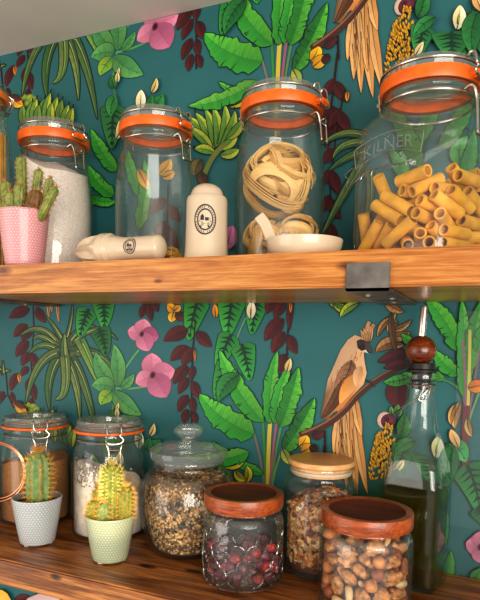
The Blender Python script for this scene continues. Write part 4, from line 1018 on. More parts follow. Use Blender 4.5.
hm_ = zM(474); hM = lambda x, y: hm_+.03*x+.003*sin(x*80)*cos(y*70)
sm = fill(pM, hM, t=.0085, col=lin((104, 84, 62)), jit=.001)
band = [(214, 172, 112), (196, 150, 92), (226, 190, 130), (84, 70, 58), (64, 56, 50), (170, 128, 84), (78, 70, 64), (132, 116, 98), (56, 48, 44), (200, 152, 94), (110, 94, 78), (216, 178, 120)]
flakes(sm, pM, hM, 7600, band, .0016, .0034, .0036, curl=.35, band2=[(226, 182, 118), (210, 160, 98), (236, 200, 140), (196, 146, 88), (150, 112, 74)])
tag(sm.build('seed_and_oat_mix', M_MUES, smooth=False, loc=cM), 'dark seeds mixed with golden oat flakes inside the round-bellied glass jar', 'muesli', kind='stuff')

# ------------------------------------------------------------------ wooden-lidded jars
M_LIDW = wood('acacia_lid', (76, 30, 13), (140, 64, 27), (196, 100, 46), 1.2, .34, 'x', coat=.3, contrast=.8)
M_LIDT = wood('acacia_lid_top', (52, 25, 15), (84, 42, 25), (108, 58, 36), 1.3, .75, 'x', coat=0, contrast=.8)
M_BAM = wood('bamboo_lid', (190, 132, 78), (216, 162, 104), (232, 186, 130), 1.2, .45, 'x', coat=.1, contrast=.8)
n = N('pressed_glass_relief'); tr = n.add('BsdfTransparent'); tr.inputs[0].default_value = (.62, .66, .64, 1); gl = n.add('BsdfGlossy', Roughness=.15); mx = n.add('MixShader'); mx.inputs[0].default_value = .28
n.t.links.new(tr.outputs[0], mx.inputs[1]); n.t.links.new(gl.outputs[0], mx.inputs[2]); M_EMR = n.done(mx.outputs[0])
M_SIL = simple('clear_silicone', (206, 196, 182), .35, 0, .03)
def woodlid(t, R, z0, z1, cut=.80):
    g = MB(); h = z1-z0
    g.lathe([(R*.60, z0-.004), (R*.86, z0-.004), (R*.86, z0), (R*.985, z0), (R*1.0, z0+h*.12), (R*1.0, z0+h*.86), (R*.985, z1), (R*(cut+.05), z1), (R*(cut+.035), z1-.0008)], 72, cap1=False, cap0=False)
    l = g.build('lid', M_LIDW, t, ang=30)
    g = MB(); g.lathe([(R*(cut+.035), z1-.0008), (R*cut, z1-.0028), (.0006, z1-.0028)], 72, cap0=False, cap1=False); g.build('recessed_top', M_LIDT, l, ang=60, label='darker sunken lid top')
    return l
def quatre(mb, P_, R, z, th0, s, r=.0007):
    pts = []
    for i in range(64):
        a = 2*PI*i/64; k = s*(.62+.38*abs(cos(2*a))**.7)
        u, v_ = k*cos(a), k*sin(a)*1.05
        rr_ = interp(P_, z+v_)+.0002; pts.append((rr_*cos(th0+u/R), rr_*sin(th0+u/R), z+v_))
    mi0 = len(mb.f); mb.tube(pts, r*1.25, 6, closed=True)
    for q in range(6):
        a0 = R_.uniform(0, 6.28); pp = []
        for i in range(7):
            u, v_ = s*.45*cos(a0)*(i/6)+.0015*sin(i*1.3+q), s*.45*sin(a0)*(i/6)
            rr_ = interp(P_, z+v_)+.0001; pp.append((rr_*cos(th0+u/R), rr_*sin(th0+u/R), z+v_))
        mb.tube(pp, r*.6, 4)
    for q in range(mi0, len(mb.f)): mb.mi[q] = 1
SHORT = [(.86, 0), (.95, .006), (.985, .03), (1.0, .10), (1.0, .78), (.985, .86), (.93, .93), (.86, .965), (.84, 1.0)]
def woodjar(x0, x1, yb, lx0, lx1, ytop, lid_px, label, emboss, contents):
    c, R = on_lower(x0, x1, yb, .93); zt = ztop((c.x, c.y), ytop)-ZL
    hl = lid_px*px2m(c+Vector((0, 0, zt))); RL = (lx1-lx0)/2*px2m(c+Vector((0, 0, zt)))
    t = thing('wooden_lid_jar', label, 'jar', c, 0, 'jars with dark wooden lids')
    z0 = zt-hl; pz = smooth_prof([(r*R, z*(z0-.0008)) for r, z in SHORT])
    g = MB(); g.lathe(shell(pz, .003, .008), 72, cap0=False, cap1=False)
    if emboss:
        nq = 7; s = PI*R/nq*.98
        for row in range(3):
            z = (z0*.80)*(row+.62)/2.55
            if z+s*1.0 > z0*.86 and row == 2: continue
            for i in range(nq): quatre(g, pz, R, z, 2*PI*(i+(.5 if row % 2 else 0))/nq-.2, s)
    g.build('glass_body', [M_GLK, M_EMR], t, ang=60)
    woodlid(t, RL, z0, zt)
    return c, R, z0, pz
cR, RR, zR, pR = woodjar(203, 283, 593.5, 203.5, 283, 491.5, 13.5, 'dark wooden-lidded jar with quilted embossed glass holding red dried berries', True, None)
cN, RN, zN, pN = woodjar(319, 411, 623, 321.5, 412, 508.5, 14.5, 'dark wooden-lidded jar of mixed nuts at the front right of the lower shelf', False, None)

# pale lid jar of granola
cA, RA = on_lower(281.5, 357, 575.5, .92); zA = lambda y: ztop((cA.x, cA.y), y)-ZL
ztA = zA(458.5); pA_ = px2m(cA+Vector((0, 0, ztA)))
tA = thing('pale_lid_jar', 'tall glass jar with pale flat wooden lid holding toasted granola flakes', 'jar', cA)
zb_ = ztA-5.5*pA_
pA = smooth_prof([(.88*RA, 0), (.96*RA, .004), (.99*RA, .03*zb_), (1.0*RA, .1*zb_), (1.0*RA, .72*zb_), (.985*RA, .79*zb_), (.92*RA, .845*zb_), (.845*RA, .875*zb_), (.825*RA, .90*zb_), (.83*RA, .955*zb_), (.87*RA, .975*zb_), (.87*RA, zb_-.0006)])
g = MB(); g.lathe(shell(pA, .003), 64, cap0=False, cap1=False); g.build('glass_body', M_GL, tA, ang=60)
RLA = 32.5*pA_
g = MB(); g.lathe([(RA*.78, zb_-.012), (RA*.79, zb_), (RLA*.97, zb_), (RLA, zb_+.0012), (RLA, ztA-.0016), (RLA*.985, ztA-.0003), (RLA*.96, ztA), (.0006, ztA)], 72, cap1=False); lA = g.build('lid', M_BAM, tA, ang=30, label='pale bamboo lid')
g = MB(); g.lathe([(RA*.785, zb_-.009), (RA*.815, zb_-.0085), (RA*.815, zb_-.0055), (RA*.785, zb_-.005)], 64, cap0=False, cap1=False); g.build('silicone_ring', M_SIL, lA)
ha = zA(497); hA = lambda x, y: ha+.012*sin(x*60+1)*cos(y*45)+.0*x
sm = fill(pA, hA, t=.0105, col=lin((104, 64, 42)), jit=.002)
flakes(sm, pA, hA, 2600, [(236, 176, 108), (214, 146, 82), (246, 200, 138), (176, 108, 60), (226, 160, 96), (140, 82, 50), (250, 214, 160), (200, 132, 76)], .0028, .0072, .0036, curl=.7, inset=.0060, base=.0145)
tag(sm.build('granola_flakes', M_MUES, smooth=False, loc=cA), 'toasted brown granola flakes inside the pale-lidded jar', 'granola', kind='stuff')

# ------------------------------------------------------------------ oil bottle
cO = at_z(413, 577, ZL); cO.y = min(cO.y+.006, -.052)
po_ = px2m(cO+Vector((0, 0, .05))); aO = 28.5*po_
zO = lambda y: ztop((cO.x, cO.y), y)-ZL
zs1, zs2, znk, zrt = zO(478), zO(430), zO(396), zO(372)
rN = 14.6*px2m(cO+Vector((0, 0, znk)))
tO = thing('oil_bottle', 'square swing-top glass bottle half full of dark olive oil on the lower shelf', 'bottle', cO, math.radians(-12))
def eo(z):
    if z < zs1: return 7.0
    return max(2.0, 7.0-5.0*(z-zs1)/(zs2-zs1))
pO = smooth_prof([(.90*aO, 0), (.97*aO, .003), (1.0*aO, .012), (1.0*aO, zs1*.6), (1.0*aO, zs1*.93), (.985*aO, zs1), (.92*aO, zs1+(zs2-zs1)*.35), (.80*aO, zs1+(zs2-zs1)*.65), (.66*aO, zs2), (1.06*rN, zs2+(znk-zs2)*.6), (.98*rN, znk), (.95*rN, zrt-.012), (1.10*rN, zrt-.010), (1.14*rN, zrt-.006), (1.10*rN, zrt-.001), (.92*rN, zrt)], 5)
g = MB(); g.lathe(shell(pO, .003, .007), 96, eo, cap0=False, cap1=False); g.build('glass_body', M_GLB, tO, ang=60)
zoil = zO(486)
n = N('olive_oil'); tr = n.add('BsdfTransparent'); gl = n.add('BsdfGlossy', Roughness=.05); mx = n.add('MixShader'); mx.inputs[0].default_value = .02
tr.inputs[0].default_value = (.86, .80, .45, 1)
n.t.links.new(tr.outputs[0], mx.inputs[1]); n.t.links.new(gl.outputs[0], mx.inputs[2])
va = n.add('VolumeAbsorption'); va.inputs[0].default_value = (.80, .68, .03, 1); va.inputs[1].default_value = 30.0
df = n.add('BsdfDiffuse'); df.inputs[0].default_value = lin((86, 74, 6)); m2 = n.add('MixShader'); m2.inputs[0].default_value = .20
n.t.links.new(mx.outputs[0], m2.inputs[1]); n.t.links.new(df.outputs[0], m2.inputs[2])
n.t.links.new(va.outputs[0], n.out.inputs['Volume']); M_OIL = n.done(m2.outputs[0])
sm = fill(pO, lambda x, y: zoil, t=.0034, base=.0075, exp=eo, n=96); o = sm.build('olive_oil', M_OIL, ang=40, loc=cO); o.rotation_euler = (0, 0, math.radians(-12))
tag(o, 'dark green-gold olive oil half filling the square swing-top bottle', 'oil', kind='stuff')
# wire bail left on the neck
w = .0009; g = MB(); zb = zrt-.016; rb = .97*rN+w
g.tube([(rb*cos(q*PI/18), rb*sin(q*PI/18), zb) for q in range(36)], w, 8, closed=True)
g.tube(spline([(rb*.75, -rb*.72, zb), (rb*.62, -rb*.95, zb-.008), (rb*.2, -rb-.004, zb-.016), (-rb*.6, -rb-.005, zb-.026), (-rb-.008, -rb*.8, zb-.038), (-rb-.011, 0, zb-.042), (-rb-.006, rb*.7, zb-.032), (-rb*.2, rb+.003, zb-.016), (rb*.3, rb*.98, zb)], 6), w, 8)
g.tube(spline([(rb*.35, -rb*.98, zb), (rb*.38, -rb-.003, zb-.008), (rb*.30, -rb-.005, zb-.018), (rb*.70, -rb*.9-.003, zb-.018), (rb*.82, -rb*.7-.002, zb-.008), (rb*.85, -rb*.6, zb)], 6), w, 8)
g.build('wire_bail', M_WIRE, tO)
# pourer: rubber plug, wooden ball, steel spout -- one stopper, pushed into the neck
st = thing('pourer_stopper', 'bottle stopper with dark wooden ball and steel pouring spout on the oil bottle', 'stopper', cO+Vector((0, 0, zrt)), 0)
M_RUB = simple('black_rubber', (34, 30, 30), .45)
pb_ = px2m(cO+Vector((0, 0, zrt+.03))); rbl = 15.2*pb_
bc = at_y(421, 350, cO.y); zb0 = bc.z-ZL-zrt
g = MB(); g.lathe([(.56*rN, -.022), (.66*rN, -.020), (.58*rN, -.016), (.66*rN, -.013), (.58*rN, -.009), (.66*rN, -.006), (.66*rN, 0.0004), (1.02*rN, .0006), (1.04*rN, .003), (.9*rN, .0045), (.85*rN, max(.006, zb0-rbl*.86))], 32); g.build('rubber_plug', M_RUB, st, ang=30)
M_BALL = wood('dark_wood_ball', (48, 18, 9), (98, 42, 18), (140, 70, 32), 1.2, .25, 'x', coat=.5)
g = MB(); g.ball((0, 0, 0), rbl, 32, 20, (1, 1, .96)); g.build('wooden_ball', M_BALL, st, loc=(bc.x-cO.x, 0, zb0))
ts = at_y(424.5, 306, cO.y); rs = 3.9*pb_
s0 = Vector((bc.x-cO.x, 0, zb0+rbl*.86)); s1 = Vector((ts.x-cO.x, 0, ts.z-ZL-zrt))
g = MB(); d = (s1-s0); Mx = Matrix.Translation(s0) @ d.to_track_quat('Z', 'Y').to_matrix().to_4x4(); l = d.length
g.lathe([(rs, 0), (rs, l-.002), (rs*.9, l), (rs*.7, l), (rs*.66, l-.012), (.0005, l-.012)], 24, M=Mx, cap1=False); g.build('steel_spout', simple('brushed_steel', (214, 206, 198), .25, 1.0, .05), st, ang=40)

# ------------------------------------------------------------------ mug handle at the left edge
hc = at_y(-4, 471.5, cB.y-.075); ph = px2m(hc); rh = 30.5*ph
ea = Vector((rt.x, rt.y, 0)).normalized()
mug = thing('copper_mug', 'copper coloured mug whose round double-wire handle pokes in at the left edge', 'mug', (hc.x-ea.x*(rh+.030), hc.y-ea.y*(rh+.030), ZL))
g = MB(); mh = hc.z-ZL+rh*.9; mr = .036
g.lathe(smooth_prof([(.8*mr, 0), (.95*mr, .003), (mr, .02), (mr, mh-.003), (mr*1.02, mh), (mr*.97, mh), (mr*.95, mh-.004), (mr*.94, .01), (.001, .006)], 4), 48, cap1=False); g.build('body', M_COPPER, mug, ang=60)
g = MB(); ox = rh+.030
for dr, dn in ((0, -.0022), (-.004, .0022)):
    pts = []
    for q in range(-26, 27):
        k = ox+(rh+dr)*cos(q*PI/30); pts.append((ea.x*k-ea.y*dn, ea.y*k+ea.x*dn, hc.z-ZL+(rh+dr)*sin(q*PI/30)))
    g.tube(pts, .0019, 8)
g.build('handle', M_COPPER, mug)
# ------------------------------------------------------------------ single pieces
def rig_mesh(mat, R=.0067, L=.043, r=.0050):
    g = MB(); n = 40; rid = lambda t, z: 1+.028*cos(20*t)
    vs, fs = [], []
    prof = [(R, -L/2), (R, L/2), (r, L/2), (r, -L/2)]
    for j, (a, z) in enumerate(prof):
        for i in range(n):
            t = 2*PI*i/n; k = a*(1+.03*cos(n/2*t) if j < 2 else 1); vs.append((k*cos(t), k*sin(t), z+.0035*sin(t)*(1 if z > 0 else -1)*0+.25*a*cos(t)*0))
    for j in range(4):
        for i in range(n):
            a = j*n+i; b = j*n+(i+1) % n; c = ((j+1) % 4)*n+(i+1) % n; d = ((j+1) % 4)*n+i; fs.append((a, b, c, d))
    g.add(vs, fs); return g.mesh('rigatoni_tube', mat, ang=50)
def lump(name, mat, sc, seed, amp=.12, fr=3.0, fun=None):
    rr = random.Random(seed); ph = [(Vector((rr.gauss(0, 1), rr.gauss(0, 1), rr.gauss(0, 1)))*fr, rr.uniform(0, 6)) for _ in range(7)]
    g = MB(); f = fun or (lambda d: 1+amp*sum(sin(p.dot(d)+q) for p, q in ph)/3)
    g.ball((0, 0, 0), 1, 20, 12, sc, fun=f); return g.mesh(name, mat, ang=180)
def walnut_mesh(mat, s, seed):
    rr = random.Random(seed); a, b = rr.uniform(0, 6), rr.uniform(0, 6)
    def f(d):
        w = 1+.16*sin(7*d.x+a+2*sin(4*d.z))*cos(6*d.z+b)+.10*sin(11*d.z+3*d.x)-.34*math.exp(-(d.x/.16)**2)*(1 if d.y < .3 else .5)
        return w
    g = MB(); g.ball((0, 0, 0), s, 30, 18, (1, .55, 1.1), fun=f); return g.mesh('walnut_half', mat, ang=180)
def cashew_mesh(mat, s):
    g = MB(); pts = [(s*cos(q), 0, s*sin(q)*1.15) for q in [(-.15+1.25*i/14)*PI*.92 for i in range(15)]]
    g.tube(pts, [s*(.06+.50*max(0, sin(PI*(i+.35)/14.7))**.55) for i in range(15)], 14); return g.mesh('cashew', mat, ang=180)
